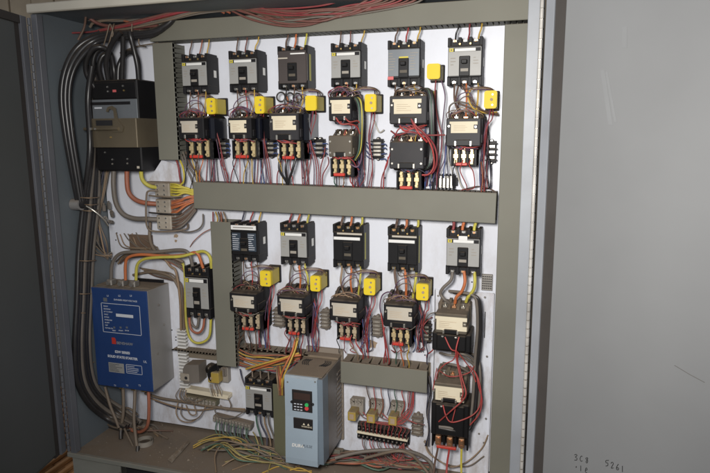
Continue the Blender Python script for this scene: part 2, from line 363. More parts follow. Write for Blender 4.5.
# ------------------------------------------------------------------ wireways
def wireway(px0, py0, px1, py1, depth, label, vertical, m=duct, sides=(1, 1), rot=0, pitch=.016, cover=True, fm=None, ext=(0, 0, 0, 0)):
    X0, X1, Z0, Z1 = rect(px0, py0, px1, py1, depth); X0 -= ext[0]; X1 += ext[1]; Z0 -= ext[2]; Z1 += ext[3]
    t = thing('wireway', label, 'cable duct', ((X0+X1)/2, 0, Z0), 'slotted cable ducts on the mounting panel', (0, rot, 0))
    w, h = X1-X0, Z1-Z0
    if cover: MB().box(-w/2, w/2, -depth, -depth+.004, 0, h, .0015).build('cover', m, t)
    MB().box(-w/2+.001, w/2-.001, -.006, -.001, .001, h-.001).build('base', fm or ductin, t)
    fmat = fm or ductin
    def fins(side):
        b = MB(); L = h if vertical else w; n = max(2, int(L/pitch)); p = L/n; y1_ = -depth+.0045
        for i in range(n):
            a0 = i*p+p*.14; a1 = i*p+p*.86; off = 0
            if vertical:
                xx = (-w/2+.001, -w/2+.0035) if side == 0 else (w/2-.0035, w/2-.001); b.box(xx[0], xx[1], y1_, -.006, a0, a1)
            else:
                zz = (.001, .0035) if side == 0 else (h-.0035, h-.001); b.box(-w/2+a0, -w/2+a1, y1_, -.006, zz[0], zz[1])
        # continuous strip where the fins are tied at the cover
        if vertical:
            b.box(xx[0], xx[1], y1_, y1_+.010, 0, h)
        else: b.box(-w/2, w/2, y1_, y1_+(.006), zz[0], zz[1])
        b.build('slotted_side', fmat, t)
    for k in (0, 1):
        if sides[k]: fins(k)
    return t
D = .078
wireway(154, 10, 528.5, 33, D, 'wide grey green wireway along the top of the panel with red cables draped over it', False, rot=0, sides=(1, 0), ext=(0.02, 0, -.004, 0))
wireway(155.5, 42.3, 175, 160, D, 'short upright wireway between the main switch and first upper breaker', True, sides=(0, 1), ext=(0, 0, 0, -.001))
wireway(193.5, 187, 496, 215.5, D, 'long horizontal wireway across the middle of the panel between the two device rows', False, rot=math.radians(.9), ext=(0, 0, 0, 0))
wireway(213.5, 222, 233, 366, D, 'upright wireway left of the lower breakers with its cover cut short', True, sides=(0, 1), ext=(0, 0, 0, 0))
wireway(498, 24, 524.5, 474, D, 'tall wireway running down the right edge of the panel', True, sides=(1, 0), ext=(.004, .006, .06, 0))
wireway(340.5, 366, 427, 388, D, 'short dusty wireway right of the blue drive below the lower starters', False, rot=math.radians(.3), pitch=.030, sides=(0, 1), fm=mat('dusty fins', (.20, .165, .12), .8, dust=.6, var=.2))
wireway(273.5, 385, 290, 458, .10, 'olive upright wireway squeezed against the left side of the blue drive', True, m=olive, sides=(0, 0), ext=(0, .01, 0, 0))
# open wireway lower left (no cover, fins + wires)
fd = mat('dusty fins', (.2, .165, .12), .8)
t = wireway(233, 351, 300, 366, .06, 'open dusty wireway without cover stuffed with coloured wires left of the drive', False, pitch=.022, sides=(0, 1), cover=False, fm=fd, ext=(0, .03, 0, .0))
t = wireway(171, 352, 214, 363, .05, 'short dusty open wireway above the small relay cluster', False, pitch=.012, sides=(0, 1), cover=False, fm=fd)

# ------------------------------------------------------------------ breakers
ORD = ['first', 'second', 'third', 'fourth', 'fifth', 'sixth']
def lines(mb, x0, x1, z0, z1, y, n, seed=0):
    rnd = random.Random(seed); h = (z1-z0)/n
    for i in range(n):
        z = z0+(i+.5)*h; e = x0+(x1-x0)*rnd.uniform(.45, 1); mb.box(x0, e, y-.0005, y, z-h*.13, z+h*.13)
    return mb
def breaker(px, label, style, depth=.080, grp='moulded case breakers on the panel'):
    X0, X1, Z0, Z1 = rect(*px, depth); w, h = X1-X0, Z1-Z0
    t = thing('circuit_breaker', label, 'circuit breaker', ((X0+X1)/2, 0, Z0), grp)
    W = w/2; db = depth-.010
    body = MB().box(-W, W, -db, -.001, h*.045, h*.955, .002)
    for k in range(4):      # barriers at line and load ends
        xx = -W+.004+(w-.008)*k/3
        body.box(xx-.0048, xx+.0048, -depth+.004, -.012, h*.80, h, .0012).box(xx-.0048, xx+.0048, -depth+.004, -.012, 0, h*.2, .0012)
    body.build('body', blk2 if style in ('silver', 'grey') else black, t)
    for k in range(3):
        xx = -W+.004+(w-.008)*(k+.5)/3
        for qa in (.90, .045): MB().box(xx-.006, xx+.006, -db-.003, -db, h*qa, h*(qa+.055), .001).build('terminal_lug', nick if style != 'black' else brass, t)
    for zz in (.925, .075):
        for k in range(3):
            xx = -W+.004+(w-.008)*(k+.5)/3
            MB().screw(xx, -db-.003, h*zz, .0042).build('screw', screwm if (k+int(zz*10)) % 2 == 0 else copper, t)
    for k in (0, 3):   # cover screws
        xx = -W+.004+(w-.008)*(1+k/3)/3; MB().screw(xx, -depth+.0035, h*.86, .0032).build('cover_screw', brass, t)
    face = {'silver': silver, 'grey': silvb, 'black': black, 'brown': brnface, 'navy': navyf}[style]
    MB().box(-W+.001, W-.001, -depth+.002, -db+.001, h*.17, h*.83, .002).build('cover', brnface if style == 'brown' else black, t)
    if style == 'brown':
        MB().box(-W+.003, W-.003, -depth, -depth+.003, h*.13, h*.88, .002).build('face_plate', face, t)
        s_ = MB().box(-W*.1, W*.86, -depth-.0008, -depth, h*.795, h*.825); s_.build('label_strip', paper, t)
        MB().box(-W*.95, -W*.3, -depth-.0008, -depth, h*.70, h*.73).build('badge', creamd, t)
    elif style == 'silver':
        MB().box(-W+.002, W-.002, -depth, -depth+.003, h*.20, h*.79, .001).build('face_plate', face, t)
        MB().box(-W+.004, W-.004, -depth-.0006, -depth, h*.70, h*.775).build('rating_band', blk2, t)
        MB().box(-W*.58, W*.62, -depth-.0012, -depth-.0006, h*.705, h*.765).build('label_strip', paper, t)
        bd = MB().box(-W+.005, -W*.66, -depth-.0012, -depth-.0006, h*.702, h*.772).build('badge', badge, t); MB().box(-W+.009, -W*.66-.004, -depth-.0016, -depth-.0012, h*.722, h*.752).build('emblem', ink, bd)
        pr_ = MB(); lines(pr_, -W*.82, -W*.50, h*.40, h*.60, -depth, 3, 1); pr_.build('printing', greyb, t); pr_ = MB(); lines(pr_, W*.5, W*.8, h*.42, h*.60, -depth, 3, 2); pr_.build('printing', greyb, t)
    elif style == 'grey':
        MB().box(-W+.002, W-.002, -depth, -depth+.003, h*.22, h*.80, .001).build('face_plate', face, t)
        MB().box(-W*.28, W*.28, -depth-.0008, -depth, h*.60, h*.64).build('label_strip', badge, t)
        MB().box(-W*.98, -W*.62, -depth-.0008, -depth, h*.15, h*.22).build('sticker', redst, t)
        pr_ = MB(); lines(pr_, -W*.93, -W*.40, h*.34, h*.74, -depth, 7, 3); pr_.build('printing', greyb, t); pr_ = MB(); lines(pr_, W*.40, W*.9, h*.34, h*.74, -depth, 7, 4); pr_.build('printing', greyb, t)
    elif style == 'navy':
        MB().box(-W*.96, W*.9, -depth-.0006, -depth+.002, h*.82, h*.93).build('label_strip', paper, t)
        MB().box(-W*.92, -W*.28, -depth, -depth+.003, h*.28, h*.74).box(W*.26, W*.88, -depth, -depth+.003, h*.28, h*.74).build('face_plate', silvb if 0 else navyf, t)
        MB().box(-W*.25, W*.2, -depth-.0012, -depth-.0004, h*.545, h*.58).build('badge', badge, t)
        pr_ = MB(); lines(pr_, -W*.87, -W*.35, h*.30, h*.72, -depth, 8, 5); pr_.build('printing', inkw, t); pr_ = MB(); lines(pr_, W*.3, W*.82, h*.30, h*.72, -depth, 8, 6); pr_.build('printing', inkw, t)
        MB().box(-W*.8, W*.7, -depth-.0011, -depth-.0006, h*.865, h*.885).build('printing', ink, t)
    elif style == 'black':
        MB().box(-W*.92, W*.80, -depth-.0006, -depth+.002, h*.655, h*.72).build('label_strip', paper, t)
        MB().box(-W*.70, W*.93, -depth-.0006, -depth+.002, h*.775, h*.815).build('rating_band', creamd, t)
    # toggle
    zc = h*.46
    MB().box(-W*.32, W*.32, -depth-.0025, -depth+.002, zc-h*.27, zc+h*.15, .002).build('toggle_frame', black, t)
    tg = MB().box(-W*.17, W*.17, -depth-.016, -depth-.0025, zc-h*.02, zc+h*.07, .002).build('toggle', black, t)
    MB().box(-W*.22, W*.22, -depth-.0032, -depth-.0025, zc-h*.17, zc-h*.11).build('toggle_scale', brnmould if style != 'silver' else greyb, t)
    # side sticker / strip
    if style in ('brown', 'black'):
        MB().box(W, W+.0006, -depth+.022, -depth+.034, h*.12, h*.88).build('side_strip', yst, t)
    else:
        MB().box(W, W+.0006, -.036, -.020, h*.42, h*.60).build('side_label', paper, t)
    return t
BR = [((181.5, 53.5, 207, 93.5), 'silver', 'silver faced breaker half hidden beside the left upright wireway, first of the upper row'),
      ((228.5, 50, 257, 91.8), 'silver', 'silver faced breaker with white strip, second of the upper row'),
      ((277.4, 45.4, 307, 89), 'brown', 'breaker with plain brown grey cover and yellow side strip, third of the upper row'),
      ((330.6, 42.3, 360.6, 86.4), 'silver', 'silver faced breaker with white strip, fourth of the upper row'),
      ((387.5, 39.5, 420, 86.4), 'grey', 'blue grey faced breaker with yellow tab and red corner sticker'),
      ((447.5, 36.7, 482, 85.4), 'silver', 'silver faced breaker at the right end of the upper row'),
      ((231, 222.8, 257.6, 262), 'navy', 'navy and black breaker with wide white strip at its top, first of the lower row'),
      ((280, 223.3, 307, 265.4), 'silver', 'silver faced breaker, second of the lower row'),
      ((332.7, 224.8, 363, 268.5), 'black', 'all black breaker with stepped white strip, third of the lower row'),
      ((387.5, 227.4, 417.6, 272.3), 'black', 'all black breaker with white strip, fourth of the lower row beside the silver one'),
      ((446, 229, 480, 275.6), 'silver', 'silver faced breaker with white tag on top at the right end of the lower row')]
for px, stl, lb in BR:
    t = breaker(px, lb, stl)
tagx = P(463, 238, .081); MB().box(tagx.x-.013, tagx.x+.013, -.0826, -.0812, tagx.z-.006, tagx.z+.006).build('sticker', paper, None)
o = bpy.data.objects['sticker.001'] if 'sticker.001' in bpy.data.objects else bpy.data.objects['sticker']
o.parent = t; 
for v in o.data.vertices: v.co -= t.location
breaker((185, 267, 208.5, 318.7), 'tall black breaker with silver window above three looping cables, left of the long wireway', 'silver', .085)
breaker((245, 379, 272, 416.6), 'dusty silver breaker low on the panel beside the olive wireway', 'silver', .080)

# ------------------------------------------------------------------ starters
def starter(body, lab, ov, label, m_body=blk2, m_lab=cream, depth=.12, aux=False, od=.092, grp='magnetic motor starters', dustytop=True, name='motor_starter', cat='motor starter', reset=True, heat=heatm):
    X0, X1, Z0, Z1 = rect(*body, depth); w, h = X1-X0, Z1-Z0; xc = (X0+X1)/2
    OX0, OX1, OZ0, OZ1 = rect(*ov, od) if ov else (X0, X1, Z0, Z0)
    base = min(OZ0, Z0); t = thing(name, label, cat, (xc, 0, base), grp); z0, z1 = Z0-base, Z1-base; W = w/2
    b = MB().box(-W, W, -depth, -.055, z0, z1, .003).box(-W-.003, W+.003, -.055, -.001, z0-.008, z1+.012, .003)
    b.box(-W-.003, -W+.010, -depth+.012, -.05, z0+h*.12, z0+h*.42, .001).box(W-.010, W+.003, -depth+.012, -.05, z0+h*.12, z0+h*.42, .001)
    b.build('contactor_body', m_body, t)
    # terminal wedges on top
    tw = MB()
    for k in range(4):
        xx = -W+.006+(w-.012)*k/3; tw.prismx([(-.085, z1-.001), (-.018, z1-.001), (-.018, z1+.020), (-.040, z1+.020)], xx-.0045, xx+.0045)
    tw.build('terminal_barriers', m_body, t)
    for k in range(3):
        xx = -W+.006+(w-.012)*(k+.5)/3
        MB().box(xx-.007, xx+.007, -.066, -.03, z1+.0, z1+.006, .001).cyl((xx, -.055, z1+.009), 'z', .0045, .006, 10).build('terminal', copper if k % 2 else nick, t)
    if lab:
        a0, a1, c0, c1 = rect(*lab, depth); a0 -= xc; a1 -= xc; c0 -= base; c1 -= base
        nx = a1-(a1-a0)*.14; zm = (c0+c1)/2; hh = (c1-c0)
        MB().prism([(a0, c0), (a1, c0), (a1, zm-hh*.16), (nx, zm-hh*.16), (nx, zm+hh*.22), (a1, zm+hh*.22), (a1, c1), (a0-.004, c1), (a0-.004, c1-hh*.2), (a0, c1-hh*.2)], -depth-.0016, -depth+.001).build('label_plate', m_lab, t)
        p = MB(); lines(p, a0+.008, nx-.012, c0+hh*.15, c1-hh*.30, -depth-.0016, 4, int(a0*1000)+int(base*991)); p.build('printing', pcr, t)
        MB().screw((a1+nx)/2, -depth-.0002, zm+.001, .0036).build('screw', nick, t)
        MB().screw(a0-.006, -depth-.0002, zm+hh*.1, .0036).build('screw', nick, t)
    else:
        for ss in (-1, 1):
            for zq in (.2, .72): MB().screw(ss*W*.84, -depth, z0+h*zq, .0036).build('screw', nick, t)
    # coil window under the label
    MB().box(-W*.42, W*.42, -depth-.006, -depth+.002, z0+h*.02, z0+h*.24, .002).build('coil_block', black, t)
    for ss in (-1, 1): MB().box(ss*W*.44-.003, ss*W*.44+.003, -depth-.008, -depth, z0+h*.02, z0+h*.20, .001).build('coil_terminal', nick, t)
    if aux:
        ax = MB().box(W+.001, W+.024, -depth+.020, -.001, z0-.008, z1+.006, .009); ax.build('auxiliary_contact', blkg, t)
    if ov:
        a0, a1, c0, c1 = OX0-xc, OX1-xc, OZ0-base, OZ1-base; ow, oh = a1-a0, c1-c0
        r = MB().box(a0, a1, -od+.018, -.001, c0, max(c1, z0-.008), .002)
        for k in range(4):
            xx = a0+.003+(ow-.006)*k/3; r.box(xx-.003, xx+.003, -od+.004, -.03, c0+oh*.0, c1-.004, .001)
        r = r.build('overload_relay', black if m_body != brnmould else blk2, t)
        for k in range(3):
            xx = a0+.003+(ow-.006)*(k+.5)/3; 
            e = MB().box(xx-.0048, xx+.0048, -od+.008, -od+.019, c0+oh*.10, c1-oh*.06, .0015).box(xx-.0075, xx+.0075, -od+.005, -od+.009, c0+oh*.42, c0+oh*.64, .001)
            e.cyl((xx, -od+.004, c0+oh*.82), 'y', .004, .006, 10).cyl((xx, -od+.004, c0+oh*.22), 'y', .004, .006, 10)
            e.build('heater_element', heat, r)
        if reset: MB().box(a0+ow*.16, a0+ow*.66, -od-.004, -od+.012, c0+oh*.04, c0+oh*.20, .002).build('reset_bar', redp, r)
        MB().box(a0+ow*.3, a1-ow*.3, -od-.001, -od+.018, c1-oh*.01, c1+.008, .001).build('relay_shoulder', m_body, r)
    return t
starter((178.5, 117.5, 203.5, 139), (181.8, 121, 197.5, 132.6), (185.5, 139, 210.5, 159), 'motor starter with gloss black side block tucked under the first upper breaker', aux=True, m_lab=creamd)
starter((228, 117.5, 251, 139), (230.5, 120.3, 246.5, 132.6), (231.5, 139, 257, 159), 'motor starter with gloss black side block under the second upper breaker', aux=True)
starter((269, 113, 298.5, 140.5), (273, 116, 296, 130), (278.5, 140, 302, 160), 'wider motor starter feeding three black loops under the brown faced breaker', aux=True, m_body=grymould)
starter((328.5, 96.5, 351.5, 121), (331.7, 100, 350, 113.6), None, 'upper contactor with cream label under the fourth upper breaker', name='contactor', cat='contactor', grp='contactors stacked in pairs', m_body=blk2)
starter((328.5, 135.5, 352, 157), None, (330, 157, 352.5, 177), 'brown topped motor starter hanging below the fourth contactor', m_body=brnmould)
starter((389.5, 95.5, 427, 124), (394, 99, 421.5, 113.8), None, 'large upper contactor with cream label under the blue grey breaker', name='contactor', cat='contactor', grp='contactors stacked in pairs', m_body=grymould)
starter((389.5, 141.5, 424, 169), None, (396, 170.5, 421, 190), 'large blank faced dark starter low in the fifth column touching the middle wireway', m_body=grymould)
starter((446, 118, 481, 146.5), (451, 121.5, 477.5, 133), (450.5, 147, 476.5, 166.5), 'motor starter with cream label at the right end of the upper row', m_body=grymould)
starter((229.5, 293, 256, 312), (233.5, 296, 254, 307.5), (238.5, 313.5, 261, 331), 'dusty motor starter under the navy breaker beside the long upright wireway', m_lab=creamd, heat=heatd)
starter((277, 296.5, 304, 316), (281, 299.5, 302, 312), (285, 318, 306.5, 335.5), 'dusty brown motor starter above the blue drive with orange wires leaving it', m_lab=creamd, m_body=blk2, heat=heatd)
starter((329.5, 300.5, 358, 321.5), (333, 303.5, 356.5, 316.3), (336.5, 323.5, 358, 341), 'dusty motor starter under the third lower breaker', m_lab=creamd, heat=heatd)
starter((383.5, 304.5, 413, 327.5), (387.5, 307.5, 412, 320.3), (389, 327, 411, 346.5), 'motor starter under the fourth lower breaker left of the white sub panel', m_lab=creamd)
# white sub panel with large contactors at lower right
X0, X1, Z0, Z1 = rect(408, 290, 493.5, 470, .006)
spn = thing('sub_panel', 'narrow white steel sub panel standing proud at the lower right of the mounting panel', 'panel', ((X0+X1)/2+.0, 0, Z0))
W_ = (P(493.5, 350, .012).x-P(432, 350, .012).x); xr = P(491.5, 380, .012).x-(X0+X1)/2; xl = P(433, 380, .012).x-(X0+X1)/2; hh = Z1-Z0
MB().box(xl, xr, -.010, -.007, 0, hh, .001).box(xr-.005, xr, -.016, -.007, 0, hh, .001).box(xl, xl+.003, -.010, -.001, 0, hh).build('plate', white, spn)
for a, b in ((485, 297), (487, 356), (486, 418), (484, 442), (479, 434), (438, 296)):
    p = P(a, b, .012); MB().screw(p.x-(X0+X1)/2, -.0165 if a > 480 else -.010, p.z-Z0, .0035).build('screw', steel, spn)
p0 = P(486, 312, .012); p1 = P(485, 338, .012); MB().box(p0.x-.004-(X0+X1)/2, p0.x-.001-(X0+X1)/2, -.0108, -.010, p1.z-Z0, p0.z-Z0).build('slot', darkm, spn)
starter((435, 314, 467, 334), (436.5, 317, 467, 330.5), None, 'big dusty contactor on the white sub panel with thick red yellow and brown feeds', name='contactor', cat='contactor', grp='large contactors on the white sub panel', m_body=brnmould, depth=.13)
starter((434, 384, 465, 402), (435.5, 387, 464, 401), None, 'big contactor with red wires crossing its face at the lower right', name='contactor', cat='contactor', grp='large contactors on the white sub panel', m_body=brnmould, depth=.13)
for k, (a, b, c, d, lb) in enumerate(((432, 333, 471, 352, 'x'), (431, 403, 469, 437, 'y'))):
    X0, X1, Z0, Z1 = rect(a, b, c, d, .11); par = [o for o in bpy.data.objects if o.type == 'EMPTY' and o.name.startswith('contactor')][-2+k]
    L = par.location; w = X1-X0; m_ = MB().box(X0-L.x, X1-L.x, -.11, -.011, Z0-L.z, Z1-L.z-.001, .004).box(X0-L.x+w*.12, X1-L.x-w*.12, -.118, -.11, Z0-L.z+.006, Z1-L.z-.004, .004)
    m_.build('arc_chamber', black, par)
    for ss in (.28, .62): MB().screw(X0-L.x+w*ss, -.1185, Z1-L.z-.010, .004).build('screw', screwm, par)
    if k == 1:
        r = MB()
        for q in range(4): xx = X0-L.x+.004+(w-.008)*q/3; r.box(xx-.003, xx+.003, -.100, -.011, Z0-L.z-.045, Z0-L.z, .002)
        r = r.box(X0-L.x, X1-L.x, -.075, -.011, Z0-L.z-.04, Z0-L.z).build('overload_relay', black, par)
        for q in range(3):
            xx = X0-L.x+.004+(w-.008)*(q+.5)/3; zz = Z0-L.z-.012
            MB().box(xx-.009, xx+.009, -.104, -.075, zz-.024, zz+.006, .002).cyl((xx, -.107, zz-.004), 'y', .0062, .006, 12).cyl((xx, -.102, zz-.020), 'y', .0062, .006, 12).build('lug', copper, r)
        MB().box(X0-L.x+w*.15, X0-L.x+w*.68, -.108, -.098, Z0-L.z-.045, Z0-L.z-.036, .002).build('reset_bar', redp, r)

# ------------------------------------------------------------------ yellow control relays
def yrelay(px, label, holes=True, depth=.088):
    X0, X1, Z0, Z1 = rect(*px, depth); w, h = X1-X0, Z1-Z0; W = w/2
    t = thing('yellow_relay', label, 'relay', ((X0+X1)/2, 0, Z0), 'yellow plug relays beside the breakers')
    def rr(mb, W, z0, z1, y0, y1, r):
        pts = []
        for (cx_, cz_, a0) in ((W-r, z1-r, 0), (-W+r, z1-r, 90), (-W+r, z0+r, 180), (W-r, z0+r, 270)):
            for k in range(4): a = math.radians(a0+30*k); pts.append((cx_+r*math.cos(a), cz_+r*math.sin(a)))
        return mb.prism(pts, y0, y1)
    rr(MB(), W, 0, h, -depth+.002, -depth+.016, .007).build('cap', yel, t)
    rr(MB(), W-.0015, .0015, h-.0015, -depth, -depth+.0025, .006).build('cap_face', yel, t)
    MB().box(-W+.001, W-.001, -depth+.016, -.012, .001, h-.001, .002).build('housing', yelb, t)
    MB().box(-W-.002, W+.002, -.012, -.001, -.004, h+.004, .002).build('socket', blk2, t)
    if holes:
        MB().cyl((W*.15, -depth-.0012, h*.5), 'y', .0042, .003, 12).build('knob', rust, t)
        for z in (.78, .2): MB().cyl((W*.30, -depth-.0006, h*z), 'y', .003, .0016, 10).build('screw', steel, t)
    return t
YR = [((206, 98, 215, 114.2), 'yellow relay between the first two upper breakers', True), ((254.5, 96.2, 264, 113.6), 'yellow relay under the right edge of the second upper breaker', True),
      ((305, 95.5, 316.3, 110.5), 'plain faced yellow relay under the brown faced breaker', False), ((364.5, 94, 376, 111.8), 'yellow relay under the right edge of the fourth upper breaker', True),
      ((426.8, 63.5, 440, 79), 'blank yellow relay high between the blue grey breaker and the last upper breaker', False), ((484, 90.5, 497, 108.5), 'yellow relay against the right upright wireway', True),
      ((259.8, 271, 270.5, 286.5), 'yellow relay with dusty top under the navy breaker', True), ((310, 276, 320, 291.5), 'yellow relay with dusty top right of the second lower breaker', True),
      ((363.5, 278.8, 375, 295.3), 'yellow relay with dusty top under the third lower breaker', True), ((416, 284, 428.3, 300.5), 'yellow relay with dusty top right of the fourth lower breaker', True)]
for px, lb, hl in YR: yrelay(px, lb, hl)

# ------------------------------------------------------------------ small terminal blocks
def tblock(px, label, n, horiz=False, m=blk2, mt=nick, depth=.032):
    X0, X1, Z0, Z1 = rect(*px, depth); w, h = X1-X0, Z1-Z0
    t = thing('terminal_block', label, 'terminal block', ((X0+X1)/2, 0, Z0), 'small terminal blocks between the starters')
    b = MB(); W = w/2
    if horiz:
        b.box(-W, W, -depth+.012, -.001, h*.1, h*.9, .001)
        for k in range(n+1): xx = -W+w*(.1+.8*k/n); b.box(xx-.0016, xx+.0016, -depth, -.01, 0, h, .0005)
        b.box(-W-.006, -W, -.02, -.001, h*.25, h*.75, .001).box(W, W+.006, -.02, -.001, h*.25, h*.75, .001)
        b.build('base', m, t)
        for k in range(n):
            xx = -W+w*(.1+.8*(k+.5)/n); e = MB().box(xx-.0042, xx+.0042, -depth+.004, -depth+.013, h*.12, h*.88, .001)
            e.screw(xx, -depth+.004, h*.28, .003).screw(xx, -depth+.004, h*.72, .003); e.build('terminal', mt, t)
    else:
        b.box(-W*.8, W*.8, -depth+.012, -.001, 0, h, .001)
        for k in range(n+1): zz = h*(.12+.76*k/n); b.box(-W, W, -depth, -.01, zz-.0016, zz+.0016, .0005)
        b.cyl((0, -.008, h), 'y', .006, .014, 12).cyl((0, -.008, 0), 'y', .006, .014, 12)
        b.build('base', m, t)
        for k in range(n):
            zz = h*(.12+.76*(k+.5)/n); e = MB().box(-W*.62, W*.62, -depth+.004, -depth+.013, zz-.0042, zz+.0042, .001)
            e.screw(-W*.4, -depth+.004, zz, .003).screw(W*.4, -depth+.004, zz, .003); e.build('terminal', mt, t)
        MB().screw(0, -.015, h, .004).screw(0, -.015, 0, .004).build('mounting_screw', nick, t)
    return t
GD = mat('grey dusty block', (.16, .14, .12), .7, dust=.6, var=.2)
TB = [((216.5, 139, 226.5, 157.5), 'terminal block between the first and second upper starters', 3, 0, blk2), ((264, 139, 274.5, 157), 'terminal block between the second and third upper starters', 3, 0, blk2),
      ((313, 139, 324, 157), 'terminal block between the third and fourth upper starters', 3, 0, blk2), ((370.5, 139, 383, 159), 'terminal block with bright plates and blue wires between the fourth and fifth upper starters', 4, 0, blk2),
      ((436.5, 174, 455, 190), 'sideways terminal block with blue wires standing on the middle wireway', 4, 1, blk2), ((485, 141, 497, 163), 'terminal block beside the right upright wireway', 3, 0, grymould),
      ((272, 309, 284, 328), 'dust covered terminal block between the first and second lower starters', 4, 0, GD), ((319.5, 311, 329, 330), 'dust covered terminal block left of the third lower starter', 4, 0, GD),
      ((370.5, 318, 382, 338), 'dusty terminal block between the third and fourth lower starters', 4, 0, GD), ((418.5, 323, 431, 344), 'terminal block with a tangle of wires beside the big dusty contactor', 4, 0, blk2),
      ((411, 417, 422.5, 437.5), 'small dusty terminal block right of the long terminal strip', 4, 0, GD)]
for px, lb, n, hz, m in TB: tblock(px, lb, n, hz, m, nick if m is not GD else greyb)

# ------------------------------------------------------------------ main disconnect
X0, X1, Z0, Z1 = rect(94, 79.5, 139.5, 171, .115); w, h = X1-X0, Z1-Z0
t = thing('main_switch', 'big black main switch with bronze operating bracket at the upper left', 'main breaker', ((X0+X1)/2, 0, Z0)); W = w/2
MB().box(-W, W, -.115, -.001, 0, h, .004).box(-W+.004, W-.004, -.118, -.115, h*.80, h*.97, .001).build('body', black, t)
z0 = (P(110, 119.5, .118).z-Z0); z1 = P(110, 99.5, .118).z-Z0; zb = P(110, 147.5, .13).z-Z0; zt = P(110, 118.5, .13).z-Z0
MB().box(-W+.002, W-.002, -.119, -.115, zt-.02, z1, .001).build('face_plate', silvb, t)
MB().box(-W+.004, W*.7, -.1205, -.119, z1-.018, z1-.008).build('rating_band', blk2, t)
MB().box(-W+.012, -W*.55, -.1205, -.119, z1-.030, z1-.025).box(-W*.1, 0, -.1205, -.119, z1-.030, z1-.025).build('printing', inkw, t)
MB().box(-W-.006, W, -.134, -.131, zb, zt, .001).box(W-.001, W+.002, -.134, -.001, zb, zt, .001).box(-W-.006, -W-.003, -.131, -.001, zb, zt, .001).build('bracket', bronze, t)
cx_ = P(112, 110, .134).x-t.location.x; cz_ = P(112, 112, .134).z-Z0
hook = [(cx_-.045, zt-.002), (cx_-.045, zt-.024), (cx_-.03, zt-.024), (cx_-.022, zt-.008), (cx_+.012, zt-.008), (cx_+.010, cz_+.004), (cx_-.002, cz_+.010), (cx_-.010, cz_+.006), (cx_-.012, cz_+.0), (cx_-.020, cz_+.002), (cx_-.012, cz_+.016), (cx_+.004, cz_+.020), (cx_+.018, cz_+.012), (cx_+.024, zt-.006), (cx_+.045, zt-.030), (cx_+.030, zt-.050), (cx_-.03, zt-.050), (cx_-.045, zt-.045)]
MB().prism(hook[4:15]+[(cx_+.04, zt-.045), (cx_+.0, zt-.045)], -.141, -.136).build('hook_lever', bronze, t)
MB().box(-W*.72, -W*.0, -.1352, -.1342, zt-.024, zt-.006).build('slot', darkm, t)
zr = P(100, 129, .14).z-Z0; MB().cyl((-W*.45, -.142, zr), 'x', .0055, w*.75, 12).build('operating_rod', bronze, t)
MB().screw(-W*.86, -.148, zr, .005).build('screw', screwm, t); MB().screw(-W*.66, -.148, zr, .004).build('screw', screwm, t)
MB().screw(W*.40, -.1342, zr, .003).build('screw', brass, t); MB().screw(-W*.12, -.1342, zr-.028, .0035).build('screw', brass, t)
for i, (a, b, m) in enumerate(((107.5, 87, screwm), (123, 86, screwm), (108, 91.5, screwm), (124, 90.5, brass), (112, 159.5, screwm), (112, 164, steel), (127, 159, screwm), (127, 163.5, steel), (104.5, 152.5, screwm))):
    p = P(a, b, .118); MB().screw(p.x-t.location.x, -.1182 if b < 100 else -.1155, p.z-Z0, .0034).build('screw', m, t)
p = P(114.5, 91, .118); MB().box(p.x-t.location.x-.007, p.x-t.location.x+.007, -.119, -.118, p.z-Z0-.004, p.z-Z0+.004).build('sticker', redst, t)
p = P(139, 168, .118); MB().box(p.x-t.location.x-.010, p.x-t.location.x-.0, -.1156, -.115, p.z-Z0-.002, p.z-Z0+.006).build('sticker', creamd, t)

# ------------------------------------------------------------------ blue solid state starter
X0, X1, Z0, Z1 = rect(94, 289.5, 149.5, 388, .137); w, h = X1-X0, Z1-Z0
t = thing('soft_starter', 'blue fronted steel soft starter box with white print at the lower left', 'soft starter', ((X0+X1)/2, 0, Z0)); W = w/2
MB().box(-W+.001, W-.001, -.131, -.001, .001, h-.001, .002).build('case', greysd, t)
MB().box(-W, W, -.137, -.131, 0, h, .002).build('front_cover', blue, t)
MB().box(-W+.004, W-.006, -.105, -.02, h, h+.0015).build('dust_layer', dusty, t)
fr = MB(); y = -.1376
def L2(a, b): p = P(a, b, .137); return p.x-t.location.x, p.z-Z0
fx0, fz1 = L2(101, 302.5); fx1, _ = L2(139.5, 304); _, fz0 = L2(120, 333.5)
for (a0, a1, c0, c1) in ((fx0, fx1, fz1-.0016, fz1), (fx0, fx1, fz0, fz0+.0016), (fx0, fx0+.0016, fz0, fz1), (fx1-.0016, fx1, fz0, fz1)): fr.box(a0, a1, y, y+.0008, c0, c1)
fr.build('print_frame', inkw, t)
lt = ['READY', 'RUNNING', 'UP TO SPEED', 'FAULT', 'BYPASS', 'OVERLOAD', 'ALARM', 'TRIP', 'POWER ON']
for i, s in enumerate(lt): text(s, .0062, fx0+.010, y, fz1-.014-i*(fz1-fz0-.022)/8.6, inkw, t)
wx, wz = L2(116, 313.5); MB().box(wx, wx+.072, y, y+.0008, wz-.011, wz).build('display_label', inkw, t)
for i, s in enumerate(('RESET', 'PARAM', 'ENTER')):
    a, c = L2(114.5+i*6.3, 330); MB().box(a-.004, a+.004, y, y+.0008, c+.006, c+.013).build('button_print', silvb, t); text(s, .0058, a-.009, y, c-.004, inkw, t)
for a, s in ((107, 'L1'), (118.5, 'L2'), (130, 'L3')): q = L2(a, 297); text(s, .009, q[0], y, q[1]+.002, inkw, t)
q = L2(103.5, 300.8); MB().box(q[0], q[0]+.016, y, y+.0008, q[1]-.002, q[1]+.012).build('warning_print', silvb, t)
q = L2(114, 300.5); text('DANGER HIGH VOLTAGE', .0085, q[0], y, q[1]+.001, inkw, t)
